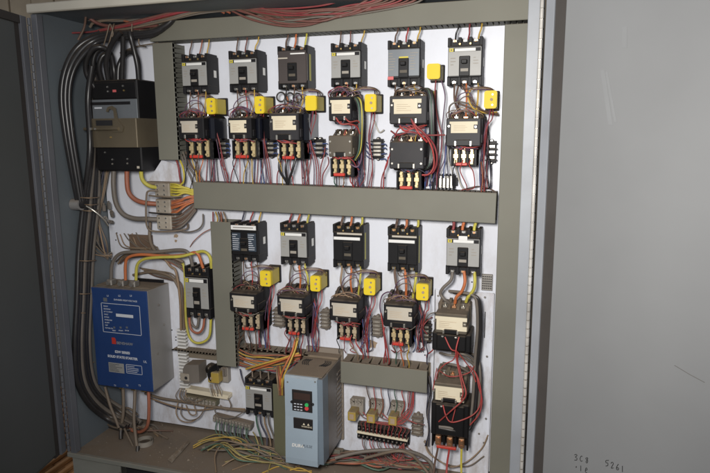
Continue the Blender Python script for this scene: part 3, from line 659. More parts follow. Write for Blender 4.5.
q = L2(112, 340.5); MB().prism([(q[0], q[1]-.012), (q[0]+.017, q[1]-.012), (q[0]+.017, q[1]+.004), (q[0]+.013, q[1]+.012), (q[0], q[1]+.012)], y-.0004, y+.0008).build('logo_block', redp, t); text('BENSHAW', .0145, q[0]+.020, y, q[1]-.011, silver, t)
q = L2(123, 353.2); text('E2W SERIES', .0125, q[0]-.002, y, q[1]-.001, inkw, t, align='CENTER', bold=.0004)
q = L2(123, 357); text('SOLID STATE STARTER', .0125, q[0]-.002, y, q[1]-.006, inkw, t, align='CENTER', bold=.0004)
q0 = L2(108.5, 362); q1 = L2(124.5, 373.5); MB().box(q0[0], q1[0], y, y+.0006, q1[1], q0[1]).build('rating_plate', silver, t)
pp = MB(); lines(pp, q0[0]+.003, q1[0]-.003, q1[1]+.003, q0[1]-.003, y, 6, 9); pp.build('printing', navyf, t)
q0 = L2(126, 364); q1 = L2(142.5, 375); f2 = MB()
for (a0, a1, c0, c1) in ((q0[0], q1[0], q0[1]-.0014, q0[1]), (q0[0], q1[0], q1[1], q1[1]+.0014), (q0[0], q0[0]+.0014, q1[1], q0[1]), (q1[0]-.0014, q1[0], q1[1], q0[1])): f2.box(a0, a1, y, y+.0008, c0, c1)
f2 = lines(f2, q0[0]+.004, q1[0]-.004, q1[1]+.004, q0[1]-.004, y+.0004, 4, 12); f2.build('print_frame', inkw, t)
q = L2(143.5, 361.5); text('UL', .012, q[0], y, q[1]-.004, inkw, t)
for a, s in ((114, 'T1'), (126, 'T2'), (138.5, 'T3')): q = L2(a, 385); text(s, .009, q[0], y, q[1]-.004, inkw, t)
for a in (110.5, 122, 133.5):     # lug terminals on top
    p = P(a, 281, .10); xx = p.x-t.location.x
    MB().box(xx-.011, xx+.011, -.110, -.080, h+.0015, h+.024, .003).cyl((xx, -.113, h+.013), 'y', .0075, .008, 12).build('terminal_lug', steel, t)
for a in (123, 135, 145):
    p = P(a, 392, .10); xx = p.x-t.location.x; MB().box(xx-.009, xx+.009, -.112, -.085, -.018, -.001, .002).build('terminal_lug', brass, t)
tp = MB(); 
for i in range(22): xx = -W*.1+i*(W*1.0)/22; tp.box(xx, xx+.003, -.022, -.012, h+.001, h+.012)
tp.build('control_terminals', blk2, t)
for a, b in ((.3, .35), (.72, .6), (.5, .82)): MB().cyl((W+.0005, -.131+.12*a, h*b), 'x', .004, .002, 10).build('screw', steel, t)

# ------------------------------------------------------------------ blue drive (VFD)
X0, X1, Z0, Z1 = rect(285.5, 377.5, 322.5, 464, .212); w, h = X1-X0, Z1-Z0; xc = (X0+X1)/2
t = thing('motor_drive', 'tall pale blue variable speed drive with keypad standing over the cabinet floor', 'motor drive', (xc, 0, Z0)); W = w/2
# curved front cover: bulges at the foot
prof = [(-.155, 0), (-.218, .0), (-.219, .02), (-.216, .09), (-.212, .16), (-.212, h-.006), (-.206, h), (-.155, h)]
MB().prismx(prof, -W, W-.016).build('front_cover', vfdb, t)
MB().prismx([(-.155, .004), (-.206, .004), (-.206, h-.004), (-.155, h-.004)], W-.016, W).build('side_bezel', vfdd, t)
MB().box(-W+.002, W-.002, -.155, -.012, .0, h-.001, .002).build('housing', vfds, t)
fins = MB()
for i in range(14): zz = .02+i*(h-.05)/14; fins.box(W-.002, W+.0008, -.060, -.014, zz, zz+.008)
fins.build('cooling_fins', vfds, t)
MB().box(-W+.004, W-.004, -.200, -.013, h-.0005, h+.0015).build('dust_layer', dusty, t)
for k in range(4):
    for ss in (-1, 1):
        pts = [(ss*(W*.30+k*.0065), -.115+j*.016, h+.0022-.0004*0) for j in range(4)]
        pts = [(x_+ss*.010*math.sin(j*.9), y_, z_) for j, (x_, y_, z_) in enumerate(pts)]; MB().tube(pts, .0016, 6, 3).build('vent_slot', darkm, t)
MB().box(-W-.004, W+.004, -.012, -.001, -.01, h+.026, .001).build('mounting_flange', mat('dusty flange', (.24, .20, .16), .7, dust=.6), t)
MB().box(-W, W+.0, -.05, -.012, h+.0016, h+.010, .002).build('rear_ledge', dusty, t)
def L3(a, b): p = P(a, b, .213); return p.x-xc, p.z-Z0
k0 = L3(292, 389); k1 = L3(312.5, 413.5); kp = MB().box(k0[0], k1[0], -.2155, -.2115, k1[1]+.002, k0[1], .001).build('keypad', keyp, t)
kw, kh = k1[0]-k0[0], k0[1]-k1[1]
MB().box(k0[0]+.006, k1[0]-.006, -.2162, -.2154, k0[1]-kh*.42, k0[1]-kh*.12).build('display_window', lcd, kp)
gx = k0[0]+kw*.74
MB().cyl((gx, -.2168, k1[1]+kh*.38), 'y', .0062, .003, 14).build('run_button', green, kp); MB().cyl((gx, -.2168, k1[1]+kh*.22), 'y', .0066, .003, 14).build('stop_button', redb, kp)
bt = MB()
for i in range(3):
    for j in range(3): bt.box(k0[0]+.007+i*.0105, k0[0]+.014+i*.0105, -.2166, -.2155, k1[1]+kh*(.09+.13*j), k1[1]+kh*(.09+.13*j)+.0026)
bt.build('key_legend', inkw, kp)
for ss in (k0[0]-.0015, k1[0]+.0015): MB().cyl((ss, -.213, k1[1]+kh*.42), 'y', .0045, .005, 12).build('thumb_notch', darkm, kp)
k2 = L3(293.5, 417); k3 = L3(313, 430.5); w2 = MB().box(k2[0], k3[0], -.2155, -.2115, k3[1], k2[1], .001).build('warning_panel', keyp, t)
text('WARNING', .0075, k2[0]+(k3[0]-k2[0])*.42, -.2158, k3[1]+.008, cream, w2); tri = MB()
for ss in (.55, .78): 
    xx = k2[0]+(k3[0]-k2[0])*ss; tri.prism([(xx-.004, k3[1]+.016), (xx+.004, k3[1]+.016), (xx, k3[1]+.023)], -.216, -.2152)
tri.build('warning_sign', cream, w2)
q = L3(292.5, 444); text('DURA', .0150, q[0], -.2190, q[1]-.004, paper, t, bold=.0006, shear=.15)
q = L3(303, 444.7); text('PULSE', .0125, q[0], -.2190, q[1]-.004, vfdd, t, shear=.15)
for a in (287.5, 315): q = L3(a, 382); MB().cyl((q[0], -.2125, q[1]), 'y', .0028, .002, 10).build('screw', steel, t)

# ------------------------------------------------------------------ distribution block
X0, X1, Z0, Z1 = rect(155.5, 182, 170, 230.5, .07); w, h = X1-X0, Z1-Z0; W = w/2
t = thing('distribution_block', 'dusty clear power distribution block fanning out yellow orange and brown wires', 'distribution block', ((X0+X1)/2, 0, Z0))
MB().box(-W*.7, W*1.1, -.045, -.001, 0, h, .003).build('base', greyb, t)
for k in range(3):
    zz = h*(k+.5)/3; c_ = MB().box(-W, W*1.0, -.070, -.045, zz-h*.15, zz+h*.15, .003).build('pole_housing', clear, t)
    s_ = MB()
    for i in range(3): s_.screw(-W*.55, -.070, zz+h*.09*(i-1), .004).screw(W*.35, -.070, zz+h*.09*(i-1), .004)
    s_.build('clamp_screws', screwm, c_)
# curved white baffle behind
a = P(147, 181, .05); b_ = P(178, 160, .05); c_ = P(179.5, 183, .05)
t = thing('cover_plate', 'loose white cover plate above the distribution block', 'plate', (a.x, -.03, a.z))
MB().prism([(0, 0), (c_.x-a.x+.0, c_.z-a.z+.004), (b_.x-a.x, b_.z-a.z-.02), (b_.x-a.x-.07, b_.z-a.z)], -.012, -.009).build('plate', white, t)
MB().box(-.004, c_.x-a.x, -.020, -.009, -.014, -.001, .003).build('dusty_edge', dusty, t)

# ------------------------------------------------------------------ lower centre: relays, long terminal strip
for (a, b, lb) in ((355, 398, 'left amber relay in its grey socket above the long terminal strip'), (373.5, 400, 'middle amber relay in its grey socket above the long terminal strip'), (394.5, 402, 'right amber relay in its grey socket above the long terminal strip')):
    p = P(a, b, .0); t = thing('relay', lb, 'relay', (p.x+.012, 0, p.z-.052), 'amber plug relays in grey sockets')
    sk = MB().box(-.020, .026, -.028, -.001, .006, .062, .002)
    for i in range(5): sk.cyl((-.014+i*.0085, -.031, .055), 'y', .0032, .006, 8)
    for i in range(4): sk.box(-.020+i*.012, -.016+i*.012, -.034, -.028, .044, .062)
    sk.build('socket', greyb, t)
    MB().box(-.016, .012, -.075, -.028, .004, .036, .002).build('cover', amber, t)
    MB().box(-.009, .006, -.0765, -.075, .011, .029).build('coil_window', rust, t)
A0 = P(357.5, 431, .03); A1 = P(408, 440, .03); ang = math.atan2(A1.z-A0.z, A1.x-A0.x)
t = thing('terminal_strip', 'long black terminal strip with cream marker rail and red wires, right of the drive', 'terminal strip', (A0.x, 0, A0.z), None, (0, -ang, 0)); Ln = (A1-A0).length
MB().box(-.003, Ln+.003, -.020, -.001, -.022, .026, .001).build('base', black, t)
for i in range(12):
    xx = Ln*(i+.5)/12; e = MB().box(xx-Ln/24+.0008, xx+Ln/24-.0008, -.036, -.020, .006, .027, .0015).box(xx-Ln/24+.0008, xx+Ln/24-.0008, -.036, -.020, -.023, -.003, .0015).build('terminal', black, t)
    MB().screw(xx, -.036, .017, .0030).screw(xx, -.036, -.013, .0030).build('screw', steel, e)
MB().box(0, Ln, -.040, -.020, -.0025, .0055, .001).build('marker_rail', cream, t)
# small grille plate
X0, X1, Z0, Z1 = rect(481.5, 274.5, 492.5, 290.5, .01)
t = thing('grille_plate', 'small grey perforated plate above the corner of the white sub panel', 'plate', ((X0+X1)/2, 0, Z0)); W = (X1-X0)/2; h = Z1-Z0
MB().box(-W, W, -.010, -.001, 0, h, .001).build('plate', steel, t)
g = MB()
for i in range(5):
    for j in range(6): g.cyl((-W*.72+i*W*.36, -.0103, h*(.14+.145*j)), 'y', .0022, .001, 8)
g.build('perforation', darkm, t)

# ------------------------------------------------------------------ lower-left relay cluster
def pxthing(name, px, d0, d1, label, cat, m, bev=.002, grp=None):
    X0, X1, Z0, Z1 = rect(*px, d1); o = thing(name, label, cat, ((X0+X1)/2, -d0, Z0), grp); W = (X1-X0)/2
    return o, W, Z1-Z0, (d1-d0)
o, W, h, dd = pxthing('vertical_terminal_strip', (178, 329, 186.5, 392), .0, .03, 'upright white toothed strip of terminals beside the blue soft starter', 'terminal strip', paper)
b = MB().box(-W*.5, W*.5, -.012, -.001, 0, h, .001).build('base', greyb, o)
b = MB()
for i in range(19): zz = h*(i+.2)/19; b.box(-W, W, -.030, -.012, zz, zz+h/19*.5, .0008)
b.build('teeth', paper, o)
o, W, h, dd = pxthing('timer', (183, 364, 199, 384.5), 0, .055, 'grey box timer with a round port beside the black dial, below the short open wireway', 'timer', greyb)
MB().prism([(-W, 0), (W, .012), (W, h), (-W*.7, h-.006), (-W, h*.7)], -.055, -.001).build('housing', GD, o)
MB().cyl((-W*.55, -.058, h*.32), 'y', .006, .006, 12).build('port', darkm, o); MB().box(-W-.01, -W*.2, -.060, -.055, h*.15, h*.52, .002).build('flange', clear, o)
o, W, h, dd = pxthing('rotary_switch', (195.5, 363, 206, 387), 0, .07, 'round black dial switch standing on edge in the relay cluster', 'switch', black)
MB().cyl((0, -.058, h*.5), 'y', h*.40, .014, 24, h*.37).cyl((0, -.03, h*.5), 'y', h*.25, .05, 16).build('dial', black, o); MB().box(-.004, .004, -.072, -.067, h*.15, h*.85, .001).build('grip', blk2, o); o.rotation_euler = (0, 0, math.radians(52))
o, W, h, dd = pxthing('plug_relay', (207.5, 372.5, 221, 383.5), 0, .06, 'dusty amber relay lying right of the black dial', 'relay', amber)
MB().box(-W, W*.6, -.060, -.025, 0, h, .003).build('cover', amber, o); MB().box(-W*.5, W*1.3, -.025, -.001, -.008, h+.010, .002).build('socket', greyb, o); MB().cyl((-W*.5, -.061, h*.45), 'y', .005, .004, 12).build('cap', rust, o)
o, W, h, dd = pxthing('relay_socket', (209, 367, 226, 376), 0, .03, 'dusty grey relay socket behind the amber relay', 'relay socket', greyb)
k_ = MB().box(-W, W, -.030, -.001, 0, h, .003)
for i in range(5): k_.box(-W+i*W*.42, -W+i*W*.42+.005, -.036, -.03, .004, h-.003)
k_.build('housing', GD, o)
def slant(name, a, b, hpx, d, label, cat, m, n=0, mt=None):
    p, q_ = P(*a, d), P(*b, d); ang = math.atan2(q_.z-p.z, q_.x-p.x); Ln = (q_-p).length; hh = hpx*.0031
    o = thing(name, label, cat, (p.x, 0, p.z), None, (0, -ang, 0)); MB().box(0, Ln, -d, -.001, -hh/2, hh/2, .002).build('base', m, o)
    if n:
        e = MB()
        for i in range(n): xx = Ln*(i+.5)/n; e.box(xx-Ln/n*.36, xx+Ln/n*.36, -d-.006, -d, -hh*.42, hh*.42, .001)
        e = e.build('terminals', mt, o); s_ = MB()
        for i in range(n): xx = Ln*(i+.5)/n; s_.screw(xx, -d-.006, hh*.15, .0028)
        s_.build('screws', steel, o)
    return o
slant('terminal_rail', (185, 390.5), (228, 398), 5.5, .035, 'cream plastic terminal rail slanting below the relay cluster', 'terminal rail', cream)
slant('din_rail', (184, 398), (216, 404), 7.5, .03, 'dusty olive terminal rail with looped wires hanging from it', 'terminal rail', olive, 9, greyb)
slant('lower_terminal_rail', (213, 418), (251, 427.5), 7.5, .03, 'dusty grey terminal rail with green wires dropping to the floor', 'terminal rail', GD, 12, greyb)

# ------------------------------------------------------------------ wires
WIRES = []
def wire(pts, c, r, label, group=None, cat='wire', name='wire', n=7, step=5):
    """pts: (px, py, depth)"""
    W3 = []
    for p in pts:
        q = P(*p)
        if q.x < CX0+r+.002: v = ray(p[0], p[1]); q = CAM+v*((CX0+r+.002-CAM.x)/v.x)   # lies against the side wall
        if q.y > CY1-r-.001: q = P(p[0], p[1], -(CY1-r-.001))
        W3.append(q)
    return wire3(W3, c, r, label, group, cat, name, n, step)
def wire3(W3, c, r, label, group=None, cat='wire', name='wire', n=7, step=5):
    mb = MB().tube(W3, r, n, step); o = mb.build(name, wm(c), None, loc=Vector(W3[0]))
    if name == 'wire': WIRES.append((r*sum((Vector(a)-Vector(b)).length for a, b in zip(W3, W3[1:])), o, mb, c))
    if len(label.split()) > 16: print('LONG', label)
    return tag(o, label, cat, group)
def jit(a): return random.uniform(-a, a)
FEED = 'feed wires dropping into the breakers'; TAIL = 'short wires from breaker to starter'; CTRL = 'thin control wires'
devs = [('first upper breaker', (190.5, 199.5, 207.5), 41, 55, ('brown', 'rust', 'gold'), .0022),
        ('second upper breaker', (237.5, 246, 256), 37.5, 51, ('brown', 'pink', 'gold'), .0022),
        ('brown faced breaker', (287, 295, 305.5), 33, 46, ('brown', 'orange', 'lime'), .0030),
        ('fourth upper breaker', (340.5, 350.5, 361.5), 31, 43, ('brown', 'pink', 'gold'), .0022),
        ('blue grey breaker', (396, 407, 418), 28, 40, ('brown', 'red', 'gold'), .0024),
        ('last upper breaker', (456.5, 469, 479), 24.5, 37.5, ('black', 'darkred', 'gold'), .0026),
        ('navy breaker', (242, 251, 259.5), 209, 223.5, ('navy', 'red', 'gold'), .0026),
        ('second lower breaker', (290.5, 299, 308), 211, 224, ('darkred', 'orange', 'lime'), .0034),
        ('third lower breaker', (342, 351, 361.5), 213.5, 226, ('brown', 'orange', 'lime'), .0038),
        ('fourth lower breaker', (396.5, 406, 417.5), 216, 228.5, ('brown', 'orange', 'lime'), .0042),
        ('rightmost lower breaker', (453, 463, 475), 218.5, 230.5, ('darkred', 'orange', 'lime'), .0048)]
PN = ('left', 'middle', 'right')
cname = dict(lime='yellow', gold='gold yellow', pink='pale red', rust='rusty red', navy='dark blue', darkred='dark red', dust='dusty brown', tan='tan', straw='straw yellow')
def cn(c): return cname.get(c, c)
for nm, xs, ya, yb, cs, r in devs:
    src = 'top wireway' if yb < 100 else 'middle wireway'
    for k in range(3):
        l = 3*random.random() if r < .003 else 1.2
        wire([(xs[k]+l+.5, ya-3, .045), (xs[k]+l*.8, ya+(yb-ya)*.3, .055), (xs[k]+jit(.8), ya+(yb-ya)*.7, .055), (xs[k]-1, yb+3, .060)], cs[k], r, f'{cn(cs[k])} feed wire above the {PN[k]} pole of the {nm}', FEED)
# breaker -> starter tails
tails = [('first upper starter', (190, 198, 205.5), 93, (193, 200, 203.5), 117, ('brown', 'rust', 'gold'), .0020),
         ('second upper starter', (237, 245.5, 254), 92, (241, 247, 251), 117, ('brown', 'red', 'gold'), .0020),
         ('third upper starter', (286, 294, 302), 89, (286, 292, 300), 113, ('black', 'brown', 'gold'), .0022),
         ('fourth upper contactor', (340, 347, 356), 86, (335, 341, 348), 97, ('brown', 'darkred', 'gold'), .0022),
         ('fifth upper contactor', (395, 404, 414), 86, (396, 405, 416), 95, ('brown', 'tan', 'gold'), .0024),
         ('last upper starter', (454, 466, 478), 85, (459, 466, 476), 116, ('brown', 'orange', 'gold'), .0028),
         ('first lower starter', (243, 251, 257), 263, (246, 252, 259), 289, ('brown', 'red', 'brown'), .0022),
         ('second lower starter', (290.5, 299, 305), 266, (292, 300, 307.5), 291, ('grey', 'orange', 'lime'), .0034),
         ('third lower starter', (341.5, 351, 360.5), 269, (344, 352, 358.5), 295, ('tan', 'orange', 'lime'), .0034),
         ('fourth lower starter', (394.5, 405, 416), 272, (399, 406, 413), 299, ('brown', 'orange', 'lime'), .0042)]
for nm, xa, ya, xb, yb, cs, r in tails:
    for k in range(3):
        m = (xa[k]+xb[k])/2; b_ = (k-1)*1.2+jit(1.2)
        wire([(xa[k]+.5, ya-3, .064), (xa[k]+.4, ya+2, .072), (m+b_, (ya+yb)/2, .078), (xb[k], yb-2, .066), (xb[k]+.3, yb+2, .060)], cs[k], r, f'{cn(cs[k])} {PN[k]} wire between breaker and {nm}', TAIL)
# last lower column: thick S bends to the big contactor
wire([(452.5, 271, .07), (451, 280, .075), (443, 288, .075), (440.5, 294, .07), (445, 300, .07), (449, 303, .06)], 'grey', .0050, 'thick brown grey wire bending left from the last lower breaker to the big contactor', TAIL)
wire([(464, 271, .07), (465, 282, .08), (462, 291, .08), (456.5, 297, .075), (455, 303, .065)], 'orange', .0050, 'thick orange wire curving from the last lower breaker to the big contactor', TAIL)
wire([(474.5, 272, .07), (475, 282, .08), (473.5, 290, .08), (468, 297, .075), (466, 302, .065)], 'lime', .0050, 'thick yellow wire curving from the last lower breaker to the big contactor', TAIL)
# relay supply arcs
arc = [(0, 'first upper', 205, 96, 190, 95, 213), (1, 'second upper', 254, 94, 238, 93, 262), (2, 'third upper', 305, 92, 296, 90, 322), (3, 'fourth upper', 366, 90, 348, 88, 379), (5, 'right hand upper', 480, 91, 460, 88, 495),
       (6, 'first lower', 262, 268, 245, 266, 275), (7, 'second lower', 312, 272, 293, 269, 326), (8, 'third lower', 366, 274, 345, 271, 380), (9, 'fourth lower', 418, 279, 398, 275, 430)]
for i, nm, xr, yr, xl, yl, xe in arc:
    for k, c in enumerate(('brown', 'tan', 'purple')[:3]):
        wire([(xl+k*5, yl-2, .055), (xl+3+k*5+jit(1), yl+2+jit(1), .075), ((xl+xe)/2, yl-1+k*1.2, .08), (xe-5, yl+k*1.0, .06), (xe-k*2.2, yr+1.5, .035), (xe-k*2.2, yr+4, .025)], c, .0016, f'thin {c} wire arching over the {nm} yellow relay from its breaker', CTRL)
    wire([(xl-1, (yl+22), .05), (xl-4+jit(1), yl+14, .085), (xl+1, yl+6, .09), (xl+10, yl+5+jit(2), .085), (xl+13, yl+14, .08), (xl+9, yl+23, .06)], 'purple', .0015, f'thin purple loop in front of the {nm} starter terminals', CTRL)
    wire([(xl+1, (yl+24), .05), (xl-2, yl+16, .09), (xl+4, yl+9, .09), (xl+12, yl+9+jit(2), .085), (xl+16, yl+19, .08)], 'brown', .0015, f'thin brown loop in front of the {nm} starter terminals', CTRL)
# wires dropping from relays past the starter's right side
dr_ = [('first upper', 211, 114, [(216, 140), (222, 166), (225, 186)]), ('second upper', 260, 114, [(262, 140), (266, 165), (270, 187)]), ('third upper', 312, 111, [(309, 140), (314, 165), (315, 188)]),
       ('fourth upper', 371, 112, [(368, 140), (370, 165), (367, 190)]), ('right hand upper', 489, 110, [(484, 130), (482, 160), (481.5, 194)]),
       ('first lower', 270, 287, [(267, 305), (266, 325), (266, 352)]), ('second lower', 318, 292, [(315, 310), (313, 325), (311, 338)]), ('third lower', 371, 296, [(367, 316), (364, 335), (366, 358)]), ('fourth lower', 425, 301, [(424, 312), (421, 322), (419, 330)])]
for nm, xs, ys, pts in dr_:
    for k, (c, o_) in enumerate((('purple', 0), ('darkred', 2.2), ('darkred', 3.6) if 'lower' not in nm else ('red', 3.8))):
        w_ = [(xs+o_, ys-3, .05)]+[(a+o_*.8+jit(1.4), b_, .075-.02*i) for i, (a, b_) in enumerate(pts)]
        w_.insert(1, (xs+o_-2*(k == 1), ys+8, .07)); wire(w_, c, .0016, f'thin {cn(c)} wire falling from the {nm} yellow relay' + (', outermost' if k == 2 else ''), CTRL)
# second vertical pairs between columns (upper row), down to the middle wireway
for a, b_, c, d, cc, lb in ((222, 160, 228, 187, 'darkred', 'leaning right below the first terminal block'), (236, 158, 230.5, 187, 'darkred', 'leaning left below the second upper starter'), (247, 158, 243.5, 187, 'gold', 'curving below the second upper starter'),
        (244, 158, 246, 187, 'navy', 'curving below the second upper starter'), (251, 158, 253, 187, 'gold', 'hanging straight below the second upper starter'), (192, 158, 197, 187, 'gold', 'below the first upper starter'), (197, 158, 200, 186, 'brown', 'below the first upper starter'), (203, 158, 200, 187, 'orange', 'below the first upper starter'),
        (325, 150, 320.5, 188, 'darkred', 'right of the third terminal block'), (328, 160, 322, 189, 'darkred', 'close to the lower fourth starter'), (335, 176, 336, 190, 'green', 'under the left pole of the lower fourth starter'), (343, 176, 343, 190, 'tan', 'under the middle pole of the lower fourth starter'), (350, 177, 353.5, 190, 'red', 'under the right pole of the lower fourth starter'),
        (388, 160, 381, 191, 'darkred', 'sweeping left of the blank faced starter'), (390, 150, 383.5, 191, 'red', 'sweeping left of the blank faced starter'), (281, 160, 277, 188, 'darkred', 'leaning left below the third upper starter'),
        (481, 165, 481.5, 194, 'rust', 'hanging beside the right wireway')):
    wire([(a, b_-3, .06), (a+jit(1.0), b_+4, .075), ((a+c)/2+(c-a)*.2+jit(1.5), (b_+d)/2, .07), (c, d-4, .06), (c, d+2, .045)], cc, .0019, f'{cn(cc)} wire running to the middle wireway {lb}', CTRL)
# three black loops under third starter
for k, (a, m) in enumerate(((280, 279.5), (287, 286), (296, 292))):
    wire([(a, 158, .085), (m+jit(.5), 170, .088), (286.5+k, 182, .07), (287.5, 188, .05)], 'black', .0042, f'{PN[k]} thick black wire joining a bundle below the third upper starter', 'black wires bundled below the third upper starter')
# lower row tails into lower ducts
for a, b_, c, d, cc, lb in ((244.5, 330, 239, 347, 'brown', 'left of the first lower starter'), (249, 331, 252, 349, 'brown', 'under the first lower starter'), (255.5, 328, 256.5, 350, 'brown', 'right pole of the first lower starter'), (291, 334, 286, 352, 'darkred', 'under the second lower starter'),
        (292, 334, 291.5, 356, 'purple', 'under the second lower starter'), (297, 335, 293, 362, 'gold', 'down beside the drive'), (299, 334, 296, 352, 'orange', 'down beside the drive'), (303, 338, 301, 356, 'darkred', 'right of the second lower starter'),
        (356, 340, 363, 357, 'red', 'from the third lower starter'), (350, 342, 358, 358, 'tan', 'from the third lower starter'), (394, 345, 396, 362, 'green', 'from the fourth lower starter left pole'), (401, 346, 403.5, 366, 'orange', 'from the fourth lower starter middle pole'), (408, 346, 409, 366, 'gold', 'from the fourth lower starter right pole'),
        (383, 328, 386, 360, 'red', 'beside the third terminal block'), (385, 330, 384, 362, 'darkred', 'beside the third terminal block'), (381, 316, 389, 362, 'red', 'crossing beside the third terminal block'), (426, 344, 427, 362, 'navy', 'below the tangled terminal block'), (434, 346, 427, 358, 'red', 'below the tangled terminal block')):
    wire([(a, b_-3, .07), (a+jit(1), b_+3, .08), ((a+c)/2+jit(2), (b_+d)/2, .075), (c, d-3, .065), (c, d+2, .05)], cc, .0022, f'{cn(cc)} wire into the lower wireway, {lb}', CTRL)
# blue stubs at terminal blocks
STUB = 'short blue wire tails at the terminal blocks'
for nm, xl, xr, ya, n in (('first upper', 216.5, 227, 141, 3), ('second upper', 263.5, 275, 141, 3), ('third upper', 312.5, 324.5, 141, 3), ('fourth upper', 370, 383.5, 141.5, 4)):
    for k in range(n):
        yy = ya+2+k*5
        wire([(xl+3, yy+1, .02), (xl-1.5, yy+jit(1), .03), (xl-3.5, yy-2+jit(2), .02)], 'blue', .0018, f'blue stub wire on the left side of the {nm} terminal block', STUB)
        wire([(xr-3, yy+1, .02), (xr+1.5, yy+jit(1), .03), (xr+3.0, yy+2+jit(2), .02)], 'blue', .0018, f'blue stub wire on the right side of the {nm} terminal block', STUB)
for k in range(4):
    xx = 439.5+k*4.2; wire([(xx, 178, .03), (xx, 172, .045), (444+k*1.5+jit(1), 160, .05), (445+k, 147, .05), (446+k*.8, 142, .04)], ('purple', 'blue', 'navy', 'white')[k], .0018, f'{("purple", "blue", "dark blue", "pale")[k]} wire rising from the sideways terminal block', CTRL)
# red harness around stacked starters (4th and 5th col)
for k, (pts, c, r) in enumerate((([(336, 118, .13), (341, 124, .135), (350, 124, .13), (357, 127, .11), (360, 134, .10)], 'red', .0024), ([(345, 118, .13), (350, 122, .135), (358, 121, .11), (361, 128, .09)], 'red', .0022), ([(400, 126, .12), (405, 131, .13), (415, 128, .13), (424, 134, .12), (432, 148, .11), (434, 165, .10), (429, 174, .10), (422, 175, .10)], 'red', .0028),
        ([(411, 119, .13), (416, 126, .135), (424, 133, .13), (434, 145, .11), (437, 160, .10), (433, 172, .09), (424, 176, .09)], 'darkred', .0028), ([(391, 131, .10), (398, 135, .12), (410, 132, .13), (425, 135, .11), (445, 135, .09)], 'darkred', .0026), ([(412, 121, .13), (418, 132, .14), (427, 142, .12)], 'red', .0032),
        ([(395, 137, .11), (398, 130, .12), (404, 127, .12), (410, 130, .12)], 'red', .002), ([(333, 158, .10), (342, 155, .12), (352, 160, .11), (356, 166, .09), (359, 170, .08)], 'darkred', .002), ([(350, 164, .10), (357, 167, .10), (361, 160, .09), (362, 150, .08)], 'purple', .0024))):
    wire(pts, c, r, ['red jumper crossing low on the fourth contactor', 'shorter red jumper beside the fourth contactor coil', 'thick red loop from the fifth contactor round to its lower starter', 'dark red loop hugging the right of the fifth column', 'dark red cross wire between the fifth and sixth columns', 'red wire slanting out of the fifth contactor coil', 'small red arc between the stacked fifth units', 'dark red wire across the heaters of the fourth lower unit', 'purple loop at the right of the fourth lower unit'][k], 'red harness on the stacked contactors')
for k in range(5):
    o_ = k*1.8; wire([(350+o_*.4, 98, .05), (354+o_, 99, .09), (358+o_*.7, 108, .10), (359+o_*.6, 130, .10), (358+o_*.5, 150, .09), (354+o_*.3, 160, .08)], ('black', 'green', 'black', 'lime', 'black')[k], .0036, f'{("black", "green", "second black", "yellow", "outermost black")[k]} power lead looping down the right of the fourth column', 'power leads beside the stacked contactors')
    wire([(416+o_*.3, 92, .05), (424+o_*.5, 89, .09), (429+o_*.5, 97, .10), (430+o_*.5, 120, .10), (430+o_*.5, 150, .09), (428+o_*.3, 166, .09), (420, 170, .08)], ('black', 'black', 'green', 'black', 'black')[k], .0040, f'{("black", "second black", "green", "fourth black", "outermost black")[k]} power lead looping down the right of the fifth column', 'power leads beside the stacked contactors')
wire([(434, 91, .02), (434, 120, .02), (433, 150, .02), (432, 178, .02)], 'lime', .0026, 'pale green yellow wire running straight down right of the fifth column')
wire([(436, 90, .02), (436, 130, .02), (435.5, 160, .02), (436, 172, .02)], 'brown', .0020, 'straight brown wire down right of the fifth column')
wire([(436, 79, .04), (435, 95, .05), (437, 115, .05), (442, 138, .05), (440, 160, .05), (437, 175, .04)], 'darkred', .0020, 'dark red wire swinging down from the blank yellow relay'); wire([(441, 79, .04), (445, 95, .05), (444, 110, .05), (442, 130, .05), (441, 150, .05)], 'purple', .0018, 'purple wire crossing down from the blank yellow relay')
for k in range(3): wire([(366-k*7, 165+k*3, .0), (374, 120, .01), (379+k, 132, .012), (384, 130, .02)][1:], 'white', .0024, 'pale wire stub beside the fourth terminal block') if k == 0 else None
# third column black coils
for k, (cx_, cz_) in enumerate(((281, 97), (290, 97.5), (297.5, 98))):
    pts = [(cx_+4.2*math.cos(a), cz_+4.6*math.sin(a), .075+.012*k*.3+.006*math.sin(a)) for a in [i*math.pi/5 for i in range(11)]]
    wire(pts, 'black', .0026, f'{("left", "middle", "right")[k]} coil of black wire hanging under the brown faced breaker', 'black wire coils')
for k, (a, b_) in enumerate(((286, 103), (291, 108), (296, 104))): wire([(a, b_-8, .07), (a+2, b_, .08), (a-3, b_+6, .075)], ('orange', 'black', 'brown')[k], .003, f'{("orange", "black", "brown")[k]} wire end between the coils and the third starter')
# col 6 brown/tan loops
for k, pts in enumerate(([(459, 84, .06), (456, 100, .08), (465, 106, .08), (478, 110, .07), (490, 112, .05), (498, 114, .04)], [(462, 84, .06), (468, 96, .08), (476, 106, .085), (488, 113, .06), (498, 115, .04)], [(472, 88, .07), (468, 96, .08), (473, 108, .08), (486, 113, .06), (497, 112, .04)], [(449, 117, .07), (450, 106, .09), (458, 102, .09), (470, 104, .08), (480, 108, .06)])):
    wire(pts, ('brown', 'brown', 'gold', 'grey')[k], .0026, ['brown loop swinging under the right hand yellow relay', 'steeper brown lead under the right hand yellow relay', 'gold loop under the right hand yellow relay', 'grey arc above the last upper starter'][k])
wire([(455, 193, .03), (462, 190, .03), (478, 186.5, .02), (490, 189, .02), (497, 193, .03)], 'brown', .0020, 'thin brown wire arching along the middle wireway near its right end')
wire([(455, 165, .05), (457, 172, .04), (460, 183, .03), (464, 190, .04)], 'white', .0026, 'pale grey wire dropping from the last upper starter')

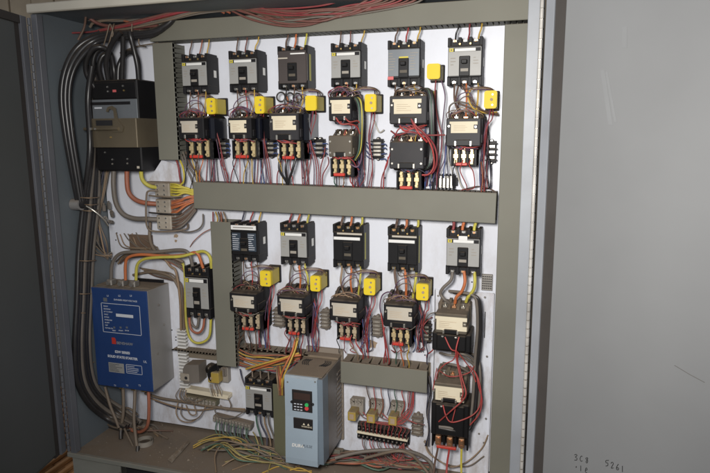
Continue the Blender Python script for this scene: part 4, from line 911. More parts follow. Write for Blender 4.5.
# red cables draped over the top wireway
for k, (pts, c, r) in enumerate((([(222, 3, .07), (245, 12, .085), (275, 22, .09), (300, 24, .09), (325, 20, .09), (352, 12, .088), (378, 0, .08), (384, -6, .07)], 'pink', .0034), ([(224, 7, .07), (250, 19, .085), (280, 25.5, .092), (305, 25.5, .092), (330, 19, .09), (360, 12, .09), (380, 1, .08), (386, -6, .07)], 'pink', .0036), ([(206, 2, .06), (230, 8, .08), (262, 17.5, .085), (290, 19, .086), (320, 16, .086), (350, 8, .084), (374, -3, .08)], 'pink', .0030),
        ([(212, 1, .06), (235, 5, .075), (262, 9, .08), (300, 8, .08), (330, 4, .08), (350, -4, .07)], 'darkred', .0030), ([(190, 2, .03), (210, 6, .06), (224, 13, .08)], 'rust', .0036), ([(205, 1, .04), (216, 6, .07), (230, 13, .08)], 'rust', .0036), ([(250, 4, .05), (290, 4, .06), (330, 2, .06), (345, -4, .06)], 'pink', .0030))):
    wire(pts, c, r, ['upper pink cable sagging across the top wireway', 'lowest pink cable sagging across the top wireway', 'thin pink cable above the other two on the top wireway', 'dark red cable along the upper edge of the top wireway', 'rusty red cable end at the left of the top wireway', 'second rusty cable end at the left of the top wireway', 'short pink cable near the cabinet roof'][k], 'red cables over the top wireway')
for k in range(9):
    y0 = 2+k*1.5; e = 380+k*6
    wire([(196+k*5, 1+k*.4, .03), (222+k*4, y0*.5+4, .075), (252+k*3, 7+y0*.75+jit(2.5), .085), (290+jit(6), 8+y0+jit(3), .09+.002*k), (322+jit(6), 7+y0*.9+jit(3), .09+.002*k), (350, 4+y0*.7+jit(2.5), .088), (e-15, 1+y0*.2, .085), (e, -7, .07)], ('pink', 'darkred', 'pink', 'brown', 'pink', 'darkred', 'pink', 'pink', 'grey')[k], (.0032, .0026, .0036, .0024, .0030, .0026, .0022, .0034, .003)[k], f'{ORD[k] if k < 6 else ("seventh", "eighth", "ninth")[k-6]} strand down of the loose cable bundle sagging over the top wireway', 'red cables over the top wireway')
for k in range(7):
    y0 = 3+k*1.6; wire([(150+k*4, 16-k, .0), (175+k*3, 9+k*.5, .03), (205, y0+1, .05), (235, 5+k*.8, .04), (270, 3+k*.7, .02), (330, 1+k*.6, .02)], ('grey', 'darkred', 'brown', 'navy', 'dust', 'darkred', 'grey')[k], .0034, f'{("grey", "dark red", "brown", "dark blue", "dusty", "second dark red", "second grey")[k]} cable in the dark gap above the top wireway', 'cables in the gap under the cabinet roof')
for k in range(14):
    o_ = jit(4.5); d = .095+jit(.012)
    wire([(98+k*2, 31+o_*.5, d), (130+jit(6), 25+o_*.7, d+.005), (165, 17+o_, d+.01), (200, 9+o_+jit(1.5), d), (240+jit(8), 5+o_*.8, d-.005), (300, -3+o_*.3, d-.02)], ('pink', 'darkred', 'dust', 'grey', 'brown', 'rust', 'pink')[k % 7], random.uniform(.0028, .0048), f'{cn(("pink", "darkred", "dust", "grey", "brown", "rust", "pink")[k % 7])} cable in the dusty bundle under the cabinet roof', f'{cn(("pink", "darkred", "dust", "grey", "brown", "rust", "pink")[k % 7])} cables in the dusty roof bundle')
# red/pink cables at upper left
for k, (pts, c, r) in enumerate((([(84, 13, .12), (95, 22, .10), (108, 26, .09), (130, 27, .09), (150, 26, .09), (158, 26, .09)], 'pink', .006), ([(100, 12, .05), (115, 18, .06), (128, 22, .07), (140, 25, .07)], 'rust', .004), ([(110, 11, .04), (120, 17, .05), (130, 20, .06)], 'rust', .004), ([(86, 15, .14), (84, 28, .15), (78, 40, .16)], 'brown', .004), ([(72, 33, .10), (90, 32, .09), (110, 29, .09), (150, 30, .08)], 'darkred', .003), ([(88, 20, .09), (120, 21, .07), (160, 17, .05), (176, 12, .04)], 'grey', .004), ([(90, 27, .09), (96, 22, .09), (125, 18, .07), (165, 12, .05), (185, 9, .04)], 'dust', .005))):
    wire(pts, c, r, ['thick pink red cable under the cabinet roof at the upper left', 'short rusty cable at the upper left', 'shorter rusty cable at the upper left', 'brown cable hanging off the upper left corner', 'thin dark red cable behind the black feeders', 'grey cable running right under the cabinet roof', 'dusty cable running right under the cabinet roof'][k], 'cables at the upper left corner')
# heavy black feeders : round the corner and down the side wall
FE = 'heavy black feeder cables'
for k in range(3):
    o_ = k*4.3; d = .16-.02*k
    wire([(181-o_*.6, -8, .06), (177-o_*.7, 10, .08), (168-o_*.4, 24+o_*.2, .09), (150, 32+o_*.45, .10), (120, 33.5+o_*.6, .11), (98, 36+o_*.7, .12), (78+o_*.9, 47+o_*.6, .15), (66+o_*.9, 68+o_*.3, .18), (61.5+o_*.9, 95, .19), (65+o_*.8, 130, .19), (72+o_*.7, 170, .18), (79+o_*.5, 205, .17)], 'black', .0110 if k < 2 else .008,
         ['outermost', 'second', 'innermost'][k] + ' feeder cable sweeping from the roof round the upper left corner', FE, 'cable', 'feeder_cable', 10, 6)
for k in range(6):
    o_ = k*2.7; d = .13-.014*k
    wire([(96+o_*.3-4, 66+o_*2, d), (88+o_*.4, 100, d), (90+o_*.5, 150, d+.02), (84+o_, 200, d+.02), (79+o_*1.0, 250, d+.03), (77+o_*.95, 300, d+.03), (75+o_*1.0, 345, d+.03), (77+o_*1.2, 380, d+.02), (88+o_*1.3, 403-o_*.4, d+.01), (106+o_*1.3, 418-o_*.6, d), (126+o_*1.1, 427-o_*.3, d)], ('black', 'black', 'grey', 'black', 'black', 'grey')[k], .0100,
         ['outermost', 'second', 'third, greyer', 'fourth', 'fifth', 'innermost grey'][k] + ' riser cable strapped down the left side wall to the floor', FE, 'cable', 'riser_cable', 10, 6)
for k, (yy, a, b_) in enumerate(((197, 79, 98), (204, 84, 97), (210, 82, 97), (260, 77, 95), (293, 75, 93), (312, 74, 92), (362, 74, 93), (70, 60, 70), (139, 66, 73))):
    wire([(a, yy, .13), (a+1, yy+.5, .175), ((a+b_)/2, yy+1, .19), (b_-1, yy+.5, .13), (b_+1, yy, .09)], 'tan' if k < 7 else 'grey', .0018, ['top', 'second', 'third', 'fourth', 'fifth', 'sixth', 'lowest', 'uppermost corner', 'lower corner'][k] + ' nylon tie round the left side cables', 'cable ties on the left side', 'cable tie', 'cable_tie')
# arcs from main switch top
ARC = 'black loops above the main switch'
for k, pts in enumerate(([(98, 84, .08), (93, 66, .10), (96, 53, .10), (104, 49, .09), (111, 55, .08), (114, 70, .08), (115, 84, .07)], [(103, 84, .07), (99, 68, .09), (102, 57, .09), (107, 55, .08), (112, 62, .07), (110, 84, .06)], [(109, 84, .09), (106, 64, .11), (110, 48, .12), (116, 38, .13), (121, 32, .13)],
        [(122, 84, .09), (122.5, 66, .10), (123, 50, .11), (123, 36, .12)], [(139, 84, .09), (137.5, 66, .10), (134, 50, .11), (131, 38, .12), (130, 32, .12)], [(118, 84, .07), (119, 66, .07), (126, 54, .06), (134, 53, .06), (138, 62, .06), (139, 80, .06)], [(95, 88, .11), (87, 75, .13), (86, 62, .14), (92, 50, .14), (100, 47, .13), (108, 50, .11)])):
    wire(pts, 'black', .0088, ['left tall black loop above the main switch', 'inner left black loop above the main switch', 'black cable curving up from the main switch to the roof bundle', 'straight black cable rising from the middle of the main switch', 'right black cable rising from the main switch', 'low wide black loop behind the right cables of the main switch', 'outer black loop at the left shoulder of the main switch'][k], ARC, 'cable', 'switch_cable', 10, 6)
for k, pts in enumerate(([(103, 48, .12), (107, 34, .13), (110, 24, .13), (113, 33, .13), (112, 37, .13)], [(106, 52, .11), (110, 40, .13), (113, 28, .13), (114, 24, .12)], [(132, 24, .12), (131.5, 36, .12), (131, 46, .12)], [(140, 30, .11), (139, 44, .10), (146, 47, .05)], [(120, 53, .03), (135, 47, .04), (158, 43, .06)])):
    wire(pts, 'dust', .0022, ['looped', 'slanting', 'straight', 'short', 'long horizontal'][k] + ' dusty tie wire on the roof cables', 'dusty tie wires', 'tie wire', 'tie_wire')
# grey wires near bracket left
for k in range(7):
    a = 97+k*1.6; wire([(a+4, 148, .03), (a+2, 170, .04), (a-1+jit(3), 195, .05), (a-6+jit(3), 215+jit(5), .06), (a-2+jit(4), 245+jit(8), .06), (108, 258+jit(4), .04)], ('grey', 'dust', 'black', 'navy', 'grey', 'tan', 'dust')[k], .0030, f'{("grey", "dusty", "black", "dark blue", "second grey", "tan", "second dusty")[k]} wire hanging below the left edge of the main switch', 'loose wires below the main switch')
for k in range(5):
    wire([(92, 230+k*6, .09), (98+jit(2), 243+k*3, .08), (104, 252+k, .06), (112, 255+jit(3), .04)], ('grey', 'black', 'dust', 'grey', 'tan')[k], .0022, f'{("grey", "black", "dusty", "lower grey", "tan")[k]} thin wire branching from the risers above the blue box', 'loose wires above the blue box')
# clutter of connectors at (105,205)
for k, (a, b_) in enumerate(((104, 208), (109, 206), (112, 214), (106, 219), (111, 222))):
    p = P(a, b_, .05); o = MB().cyl((0, 0, 0), 'z', .007, .022, 10).cyl((0, 0, .014), 'z', .004, .01, 8).build('wire_connector', steel if k % 2 else GD, None, None); o.location = p; o.rotation_euler = (.3*k, .2*k, 0)
    tag(o, ['upper left', 'upper right', 'rightmost', 'lower left', 'lowest'][k] + ' crimp connector in the loose wires under the main switch', 'connector', 'crimp connectors under the main switch')
# conduit stub on the side wall
p = P(66, 204, .17); t = thing('conduit_fitting', 'steel conduit fitting with bright braid poking through the left side wall', 'conduit fitting', (CX0, p.y, p.z))
MB().cyl((.020, 0, 0), 'x', .020, .036, 18).build('nut', greysd, t); MB().cyl((.045, 0, 0), 'x', .014, .020, 16).build('bushing', darkm, t)
MB().tube([(.045, 0, 0), (.075, .01, -.02), (.095, .03, -.05), (.10, .05, -.08)], .0032, 8).build('braid', nick, t)
# main switch -> distribution block
MC = 'thick conductors below the main switch'
wire([(114, 166, .08), (113.5, 185, .09), (116, 203, .09), (123, 214, .09), (134, 218.5, .08), (146, 219, .075), (158, 219.5, .06)], 'grey', .0088, 'thick brown grey conductor curving from the main switch to the bottom pole', MC, 'cable', 'conductor', 10)
wire([(127, 166, .08), (127, 182, .09), (129, 193, .09), (136, 200, .085), (146, 203, .08), (158, 204, .06)], 'rust', .0085, 'thick rusty red conductor curving from the main switch to the middle pole', MC, 'cable', 'conductor', 10)
wire([(141, 166, .08), (141.5, 177, .09), (145, 183, .09), (151, 186.5, .08), (158, 187.5, .06)], 'lime', .0070, 'thick yellow conductor curving from the main switch to the top pole', MC, 'cable', 'conductor', 10)
wire([(158, 191, .08), (149, 191, .095), (146.5, 196, .095), (146, 215, .095), (147, 226, .09), (152, 231, .08), (170, 231.5, .07), (186, 229, .05), (188, 224, .03)], 'dust', .0034, 'dusty wire framing the distribution block on its left and bottom')
for yy, cc in ((196.5, 'dust'), (213.5, 'black')): wire([(149, yy-1, .085), (160, yy, .088), (172, yy+.5, .08), (182, yy-.5, .06)], cc, .0030, f'{cn(cc)} wire laid across the distribution block')
for k in range(8):
    wire([(169, 184+k*1.5, .055), (176+jit(1), 185+k*1.4+jit(1), .07), (185, 187+k*.9+jit(1.2), .06), (195, 190+k*.8, .045)], 'yellow', .0032, 'yellow wire fanning from the top pole of the distribution block', 'yellow wires from the distribution block')
    wire([(169, 202+k*1.5, .055), (177+jit(1.5), 200+k*1.6+jit(1.3), .07+jit(.01)), (186, 197+k*1.3+jit(1.5), .06), (195, 195+k*.9, .045)], 'orange' if k % 3 else 'rust', .0036, f'{"orange" if k % 3 else "rusty"} wire fanning from the middle pole of the distribution block', f'{"orange" if k % 3 else "rusty"} wires from the distribution block')
    wire([(169, 218+k*1.5, .055), (178+jit(1.5), 217+k*1.6+jit(1), .065), (187+jit(1.5), 211+k*1.6, .055), (196, 203+k*1.0, .045)], 'grey' if k % 2 else 'brown', .0036, f'{"grey" if k % 2 else "brown"} wire fanning from the bottom pole of the distribution block', f'{"grey" if k % 2 else "brown"} wires from the distribution block')
for k, (a, c) in enumerate(((177, 'darkred'), (180, 'yellow'), (184, 'grey'), (187, 'grey'), (190, 'brown'))):
    wire([(a-4, 152, .045), (a+1, 165, .06), (a+3+k*2, 178, .06), (a+6+k*2, 188, .05), (195+k, 198, .045)] if c != 'yellow' else [(179, 158, .05), (183, 168, .06), (184, 180, .06), (180, 185, .06), (172, 186, .06)], c, .0034, f'{("dark red", "yellow", "grey", "second grey", "brown")[k]} wire slanting from the upright wireway to the middle wireway', 'wires crossing behind the wireway corner')
wire([(203, 214, .04), (202.5, 224, .05), (197, 230, .05), (186, 232, .05), (172, 229, .05)], 'grey', .0028, 'grey wire hooking under the left end of the middle wireway')
wire([(213, 228, .04), (203, 233, .03), (194, 241, .03), (190, 247, .004)], 'rust', .0016, 'thin rusty wire curling left of the lower upright wireway')
for k in range(5): wire([(213+k*2.6, 212, .05), (214+k*2.7+jit(1), 219, .06), (213+k*3+jit(1), 228, .05)], ('darkred', 'gold', 'brown', 'rust', 'tan')[k], .0026, f'{("dark red", "gold", "brown", "rusty", "tan")[k]} wire entering the top of the lower upright wireway', 'wires above the lower upright wireway')
# blue box top arcs
wire([(111, 281, .10), (112, 265, .10), (118, 255, .10), (130, 252, .10), (155, 252, .09), (180, 250, .08), (189, 254, .08), (193, 268, .07)], 'grey', .0062, 'brown grey cable arching from the soft starter to the tall black breaker', MC, 'cable', 'conductor', 9)
wire([(125.5, 280, .10), (125.5, 264, .10), (129, 257, .10), (142, 254.5, .10), (165, 256, .09), (185, 255, .08), (197, 253, .08), (203, 268, .07)], 'orange', .0055, 'orange red cable arching from the soft starter to the tall black breaker', MC, 'cable', 'conductor', 9)
wire([(136, 280, .10), (137, 266, .10), (143, 259.5, .10), (156, 257.5, .10), (180, 256.5, .09), (194, 253, .08), (204, 251.5, .08), (210, 257, .08), (211.5, 268, .07)], 'lime', .0055, 'yellow cable arching from the soft starter to the tall black breaker', MC, 'cable', 'conductor', 9)
wire([(150, 222, .03), (150, 240, .05), (157, 253, .07), (170, 256, .08), (183, 262, .06)], 'dust', .0060, 'dusty cable dropping across the arching cables', None, 'cable'); wire([(163, 256, .05), (170, 266, .05), (176, 272, .05), (180, 300, .05), (181, 330, .04)], 'tan', .0045, 'tan cable running down the right side of the soft starter', None, 'cable'); wire([(133, 275, .02), (150, 272, .02), (165, 274, .03), (175, 281, .04), (182, 300, .04), (184, 330, .03)], 'dust', .0050, 'dusty braided cable behind the soft starter', None, 'cable')
wire([(176, 258, .03), (183, 264, .05), (185, 280, .05), (186, 320, .05), (190, 338, .06), (199, 343, .06), (209, 337, .06), (211, 318, .06)], 'lime', .0046, 'yellow cable looping under the tall black breaker', MC, 'cable', 'conductor', 9)
wire([(189, 316, .06), (191, 329, .065), (198, 333, .065), (203, 328, .065), (204.5, 316, .06)], 'rust', .0044, 'red loop under the tall black breaker', MC, 'cable', 'conductor', 9); wire([(190, 316, .05), (192, 324, .055), (197, 327, .055), (199, 316, .05)], 'grey', .0044, 'small brown loop under the tall black breaker', MC, 'cable', 'conductor', 9)
for k in range(6):
    wire([(116+k*2, 262+jit(2), .03), (128+jit(3), 254+k*.8, .045), (150+jit(4), 251+k*1.1, .05), (170+jit(3), 255+k*1.5, .05), (184, 262+k*2, .04)], ('dust', 'tan', 'brown', 'dust', 'rust', 'grey')[k], .0030, f'{("dusty", "tan", "brown", "lower dusty", "rusty", "grey")[k]} wire in the clutter behind the arching cables', 'dusty wires behind the arching cables')
for k in range(5):
    wire([(140+k*2, 268+k*1.2, .015), (156, 270+k*1.4+jit(1), .02), (170+jit(2), 274+k*1.5, .03), (178+k*.8, 284, .04), (180+k*.9, 305+jit(4), .04), (181+k, 328, .03)], ('dust', 'tan', 'dust', 'grey', 'brown')[k], .0028, f'{("dusty", "tan", "second dusty", "grey", "brown")[k]} strand of the loom behind the soft starter', 'loom behind the soft starter')
for k in range(7):
    wire([(116+k*4, 235+jit(3), .008), (122+k*4, 244+jit(4), .02), (140+k*3, 250+jit(3), .03), (157+jit(3), 247+k, .03)], ('dust', 'tan', 'grey')[k % 3], .0022, f'{("dusty", "tan", "grey")[k % 3]} wire tangled below the distribution block', f'{("dusty", "tan", "grey")[k % 3]} wires tangled below the distribution block')
# dusty band behind
p0 = rect(130, 235, 152, 256, .01); o = MB().box(p0[0]-p0[0], p0[1]-p0[0], -.012, 0, 0, p0[3]-p0[2], .001).build('rusty_bracket', mat('dusty rusty steel', (.14, .09, .06), .8, dust=.4, var=.4), None, None); o.location = (p0[0], -.001, p0[2]); tag(o, 'rusty ribbed bracket above the arching cables of the soft starter', 'bracket')
# blue box bottom
wire([(123, 389, .10), (123.5, 402, .11), (123, 415, .12), (121, 428, .13), (120.5, 436, .14)], 'dust', .0060, 'dusty cable with black tip below the left of the soft starter', MC, 'cable', 'conductor', 9); wire([(135, 391, .10), (134.5, 405, .12), (134, 420, .14), (136, 440, .17), (138, 455, .19)], 'dust', .0060, 'long dusty cable with black tip reaching the cabinet floor edge', MC, 'cable', 'conductor', 9)
for a, b_, d, n_ in ((121, 430, .135, 'left'), (137.8, 446, .185, 'right')): wire([(a, b_, d), (a-.3, b_+4, d+.006), (a-.2, b_+9, d+.014)], 'black', .0072, f'{n_} black rubber end sleeve under the soft starter', 'rubber end sleeves', 'sleeve', 'end_sleeve')
wire([(148.5, 391, .10), (149, 405, .11), (148.5, 420, .12), (146, 428, .12), (139, 432, .11), (128, 428, .10), (118, 418, .10)], 'rust', .0062, 'orange red cable curling left below the soft starter', MC, 'cable', 'conductor', 9)
wire([(105, 387, .10), (110, 405, .12), (116, 420, .13), (119, 428, .14)], 'dust', .0055, 'dusty cable leaning right below the soft starter corner', MC, 'cable', 'conductor', 9); wire([(138, 415, .06), (128, 408, .07), (118, 412, .08), (125, 430, .14), (134, 448, .17)], 'dust', .0040, 'thin dusty cable crossing low under the soft starter', None, 'cable')
for k, pts in enumerate(([(145, 393, .03), (160, 398, .03), (185, 402, .03), (215, 407, .035), (246, 411, .04)], [(150, 398, .02), (170, 405, .02), (195, 410, .03), (220, 408, .03), (245, 409, .04)], [(155, 401, .02), (175, 408, .02), (188, 410, .03)])):
    wire(pts, ('dust', 'tan', 'navy')[k], (.0055, .003, .0022)[k], ['thick dusty cable running right from the soft starter to the low breaker', 'tan wire beside the thick dusty cable', 'thin dark wire under the thick dusty cable'][k])
for k, pts in enumerate(([(178, 402, .03), (176, 412, .05), (180, 420, .05), (190, 422, .05), (200, 416, .04), (206, 406, .04)], [(182, 404, .03), (181, 414, .05), (188, 420, .05), (198, 418, .05), (204, 410, .04)], [(186, 405, .03), (190, 414, .05), (196, 414, .05), (194, 405, .04)], [(228, 398, .04), (231, 406, .04), (227, 410, .04), (220, 405, .04)], [(213, 405, .03), (218, 416, .04), (232, 418, .05), (245, 411, .05)])):
    wire(pts, ('tan', 'dust', 'tan', 'dust', 'grey')[k], .0022, ['outer', 'middle', 'inner', 'right hand', 'crossing'][k] + ' looped wire hanging from the olive rail', 'looped wires below the relay cluster')
for k in range(6): wire([(180+k*1.5, 388, .03), (177+k*2+jit(2), 396, .045), (181+k*3, 402, .04), (186+k*4, 398+jit(2), .04)], ('dust', 'tan', 'grey')[k % 3], .0018, f'small {("dusty", "tan", "grey", "lower dusty", "lower tan", "lower grey")[k]} wire tangled by the toothed strip', 'small wires by the toothed strip')
for k in range(7): wire([(209+k*1.5, 384, .03), (210+k*2+jit(1), 391, .045), (213+k*1.6+jit(2), 396, .04)], ('white', 'dust', 'tan')[k % 3], .0015, f'tiny {("pale", "dusty", "tan")[k % 3]} wire between the amber relay and the cream rail', f'tiny {("pale", "dusty", "tan")[k % 3]} wires below the amber relay')
# open wireway wires
import colorsys
for k in range(14):
    c = ('rust', 'gold', 'brown', 'orange', 'green', 'tan', 'darkred')[k % 7]; y0 = 350+k*1.1
    wire([(233+jit(3), 345+k*1.4, .035), (248+jit(3), y0+4+jit(1.5), .055), (265+jit(4), y0+7+jit(2), .06), (283+jit(3), y0+5+jit(3), .06), (300, 358+jit(5), .05)], c, .0026, f'{cn(c)} wire lying in the open wireway left of the drive' , f'{cn(c)} wires lying in the open wireway')
wire([(246, 369, .06), (262, 364, .08), (283, 358, .09), (299, 353, .08)], 'gold', .0036, 'bright gold wire sweeping up out of the open wireway'); wire([(252, 370, .06), (270, 364, .08), (290, 357, .09), (301, 355, .08)], 'orange', .0040, 'bright orange wire sweeping up out of the open wireway')
wire([(298, 338, .08), (295, 350, .10), (290, 362, .12), (284, 376, .13), (282, 388, .12)], 'gold', .0034, 'gold wire dropping left of the drive over the olive wireway'); wire([(295, 340, .08), (292, 352, .10), (286, 364, .12), (281, 376, .12), (280, 390, .11)], 'orange', .0034, 'orange wire dropping left of the drive over the olive wireway')
for k in range(4): wire([(277+k*1.5, 366, .06), (277+k*2, 375, .11), (278+k*2, 385, .115), (279+k*1.6, 395, .106)], ('tan', 'rust', 'gold', 'brown')[k], .0030, f'{("tan", "rusty", "gold", "brown")[k]} wire bunched over the top of the olive wireway', 'wires over the olive wireway')
wire([(240, 369, .04), (242, 378, .04), (245, 386, .05)], 'navy', .0026, 'dark wire into the left side of the low breaker')
for k, a in enumerate((252, 260, 268)): wire([(a, 368, .04), (a+.4, 374, .05), (a+1, 381, .06)], 'dust', .0030, f'dusty feed wire into the {PN[k]} pole of the low breaker', FEED)
for k in range(14):
    x = 217+k*2.4; c = ('green', 'green', 'navy')[k % 3]; wire([(x, 420+k*.6, .035), (x-.5+jit(1), 430+k*.5, .05), (x+3+jit(3), 437+k*.4, .06), (x+12+jit(4), 444+k*.5, .08)][:3 if k % 2 else 4], c, .0022, f'{cn(c)} wire dropping from the dusty grey terminal rail', f'{cn(c)} wires under the grey terminal rail')
for k, a in enumerate((256, 260, 264, 268)): wire([(a, 414, .06), (a+1, 424, .06), (a+5+jit(2), 436, .06), (a+7, 446, .08)], ('green', 'navy', 'tan', 'grey')[k], .0030, f'{("green", "dark blue", "tan", "grey")[k]} wire leaving the bottom of the low breaker', 'wires below the low breaker')
# floor wires (rest on cabinet floor)
def fl(pts, c, r, label, group): 
    W3 = [PZ(a, b_, CZ0+r+h_) for a, b_, h_ in pts]; return wire3(W3, c, r, label, group, n=7, step=5)
FG = 'yellow wires sprawled over the cabinet floor'
for k, pts in enumerate(([(193, 446, .02), (205, 440, .03), (225, 437, .04), (240, 441, .03), (250, 452, .01)], [(196, 445, .015), (215, 439, .03), (235, 437, .03), (248, 443, .02), (258, 455, .01)], [(193, 448, .01), (208, 441, .02), (222, 440, .02)], [(216, 472, .01), (215, 455, .03), (222, 445, .04), (234, 440, .04)], [(225, 462, .0), (245, 457, .01), (262, 458, .0), (285, 455, .01)], [(258, 460, .0), (259, 448, .03), (256, 437, .06), (253, 432, .07)], [(268, 472, .0), (271, 460, .01), (270, 452, .03)],
        [(290, 470, .0), (300, 468, .01), (312, 473, .0)], [(232, 470, .0), (252, 463, .0), (275, 462, .01), (300, 466, .0)], [(262, 473, .0), (280, 466, .0), (296, 470, .0), (312, 471, .0)], [(222, 466, .0), (236, 458, .02), (250, 459, .0)])):
    fl(pts, ('gold', 'straw', 'gold', 'tan', 'straw', 'straw', 'straw', 'gold', 'tan', 'gold', 'tan')[k], .0024, ['widest arching', 'second arching', 'leftmost', 'upright tan', 'flat central', 'rising', 'short front', 'short right front', 'long tan', 'front right', 'short tan'][k] + ' wire sprawled on the cabinet floor', FG)
for k in range(8): fl([(236+k*3, 440+jit(2), .03), (250+k*2, 449+jit(2), .02), (268+k, 452+jit(3), .01), (288, 457+jit(4), .01)], ('green', 'navy', 'green', 'tan')[k % 4], .0022, f'{("green", "dark blue", "green", "tan")[k % 4]} wire trailing along the floor toward the drive', f'{("green", "dark blue", "green", "tan")[k % 4]} wires trailing along the floor')
for k in range(16):
    y0 = 446+jit(5); x0_ = 212+jit(14); c = ('straw', 'tan', 'green', 'dust', 'grey', 'straw')[k % 6]
    fl([(x0_, y0, .004+.002*k), (x0_+22+jit(6), y0-3+jit(5), .03+.002*k), (x0_+44+jit(8), y0+5+jit(6), .02+.001*k), (x0_+66+jit(6), y0+10+jit(8), .01), (min(x0_+86, 300), y0+15+jit(6), .0)], c, .0024, f'{cn(c)} wire in the loose pile on the floor left of the drive', f'{cn(c)} wires in the pile left of the drive')
for k in range(6):
    x0_ = 104+k*5; fl([(x0_, 424+jit(3), .012), (x0_+14, 430+jit(4), .02), (x0_+30+jit(5), 428+jit(4), .015), (x0_+44, 434+jit(5), .0)], ('dust', 'black', 'tan', 'grey', 'dust', 'brown')[k], .0036, f'{("dusty", "black", "tan", "grey", "second dusty", "brown")[k]} cable end on the floor under the soft starter', 'cable ends under the soft starter')
for k in range(26):
    y0 = 459+jit(6); c = ('brown', 'rust', 'black', 'grey', 'darkred', 'green', 'tan')[k % 7]
    fl([(328+jit(6), y0, .005+.001*k), (350+jit(6), y0-1+jit(4), .02+.001*k), (375+jit(6), y0+2+jit(4), .02), (400+jit(6), y0+3+jit(5), .015), (425+jit(6), y0+7+jit(5), .0)], c, .0032, f'{cn(c)} wire in the tangle on the floor right of the drive', f'{cn(c)} wires in the floor tangle')
fl([(335, 458, .05), (360, 452, .07), (390, 450, .08), (415, 453, .07), (430, 462, .04), (436, 475, .02)], 'grey', .0065, 'thick grey cable arching across the floor right of the drive', None)
fl([(365, 458, .05), (395, 451, .10), (410, 454, .09), (420, 463, .05), (428, 473, .02)], 'dust', .0050, 'dusty cable arching beside the thick grey cable', None)
wire([(425, 440, .02), (428, 452, .03), (440, 461, .05), (452, 467, .05), (468, 461, .03), (482, 448, .02), (488, 435, .02)], 'tan', .0022, 'tan wire slung in a U below the big lower contactor'); wire([(424, 441, .01), (432, 455, .02), (446, 464, .04), (468, 466, .03), (484, 456, .02)], 'dust', .0020, 'dusty wire slung below the tan one')
# red control wires over the relays and the long strip
for k in range(13):
    x1 = 362+k*3.7; wire([(414+jit(2)-k*.2, 391, .04), (412-k*.4+jit(1), 410, .05), (404-k*1.2, 423, .06), (386-k*.8, 425-k*.3, .06), (x1+1, 421+k*.6, .06), (x1, 427+k*.7, .055), (x1, 431+k*.7, .045)][(0 if k % 2 else 2):], ('pink', 'red', 'darkred')[k % 3], .0017, f'{cn(("pink", "red", "darkred")[k % 3])} control wire gathered above the long terminal strip', f'{cn(("pink", "red", "darkred")[k % 3])} control wires above the long strip')
    wire([(x1, 438+k*.7, .045), (x1+jit(1), 446, .055), (x1+3+jit(4), 455, .05), (x1+12+jit(5), 460, .05)] if k % 2 else [(x1, 438+k*.7, .045), (x1+2, 448, .06), (x1+14, 464-k*.5, .06), (403-k, 458, .055), (404, 443, .045)], ('pink', 'grey', 'red', 'darkred')[k % 4], .0016, f'{cn(("pink", "grey", "red", "darkred")[k % 4])} wire looping below the long terminal strip', f'{cn(("pink", "grey", "red", "darkred")[k % 4])} wires below the long strip')
for k in range(7): wire([(366+k*7.5, 385, .05), (367+k*7+jit(1), 393, .055), (368+k*7+jit(3), 405, .045), (366+k*7, 415, .04)], ('brown', 'red', 'rust', 'navy', 'green', 'red', 'pink')[k], .0017, f'thin {("brown", "red", "rusty", "dark blue", "green", "second red", "pink")[k]} wire between the short dusty wireway and the relays', 'wires under the short dusty wireway')
for k in range(3):
    x = 355+k*19; wire([(x+3, 411+k, .05), (x+8, 417+k, .06), (x+20, 422, .06), (x+32, 425, .06)], 'pink', .0017, f'pink wire leaving the {PN[k]} amber relay', CTRL); wire([(x+8, 412+k, .05), (x+14, 419, .06), (x+24, 424, .065)], 'red', .0017, f'red wire leaving the {PN[k]} amber relay', CTRL)
for k in range(4): wire([(427+k*.9, 376, .03), (429+k*.8+jit(1), 392, .03), (426+k*.9+jit(1), 412, .03), (428+k*.5+jit(1.2), 430, .03), (425+k*1.2, 446, .03)], ('navy', 'black', 'grey', 'navy')[k], .0017, f'{("outer dark blue", "black", "grey", "inner dark blue")[k]} thin wire running down left of the big contactors', CTRL)
# big contactors: red leads, black leads right, lugs out
RG = 'red leads on the big contactors'
for k, pts in enumerate(([(445, 337, .125), (451, 349, .14), (457, 352, .13), (458, 362, .12), (462, 378, .13), (466, 392, .15), (463, 400, .15), (452, 410, .15), (443, 418, .13), (437, 423, .11)], [(459, 337, .125), (456, 350, .14), (457, 362, .13), (460, 376, .14), (463, 392, .15), (461, 400, .145)], [(473, 368, .06), (478, 378, .08), (481, 392, .09), (480, 405, .09), (474, 414, .10), (462, 420, .12), (451, 422, .13), (446, 416, .13), (443, 405, .12)],
        [(470, 366, .06), (476, 374, .08), (479, 388, .09), (482, 400, .09), (479, 414, .09), (470, 425, .09)], [(436, 382, .10), (438, 372, .11), (445, 364, .11), (453, 360, .11), (457, 352, .12)], [(440, 371, .10), (448, 376, .12), (458, 376, .12), (470, 372, .10), (474, 366, .08)], [(437, 368, .09), (435, 378, .09), (433, 390, .08)], [(456, 350, .13), (464, 360, .11), (471, 370, .09), (476, 382, .09)], [(452, 422, .13), (454, 414, .13), (456, 406, .125)])):
    wire(pts, 'red', .0022 if k < 4 else .0017, ['long red lead crossing from the upper big contactor over the face of the lower one', 'red lead dropping from the right coil screw of the upper big contactor', 'wide red loop around the right of the lower big contactor', 'outer red loop beside the lower big contactor', 'red arc above the left of the lower big contactor', 'red arc across the top of the lower big contactor', 'short red lead left of the lower big contactor', 'red lead slanting right between the big contactors', 'short red coil lead on the lower big contactor'][k], RG)
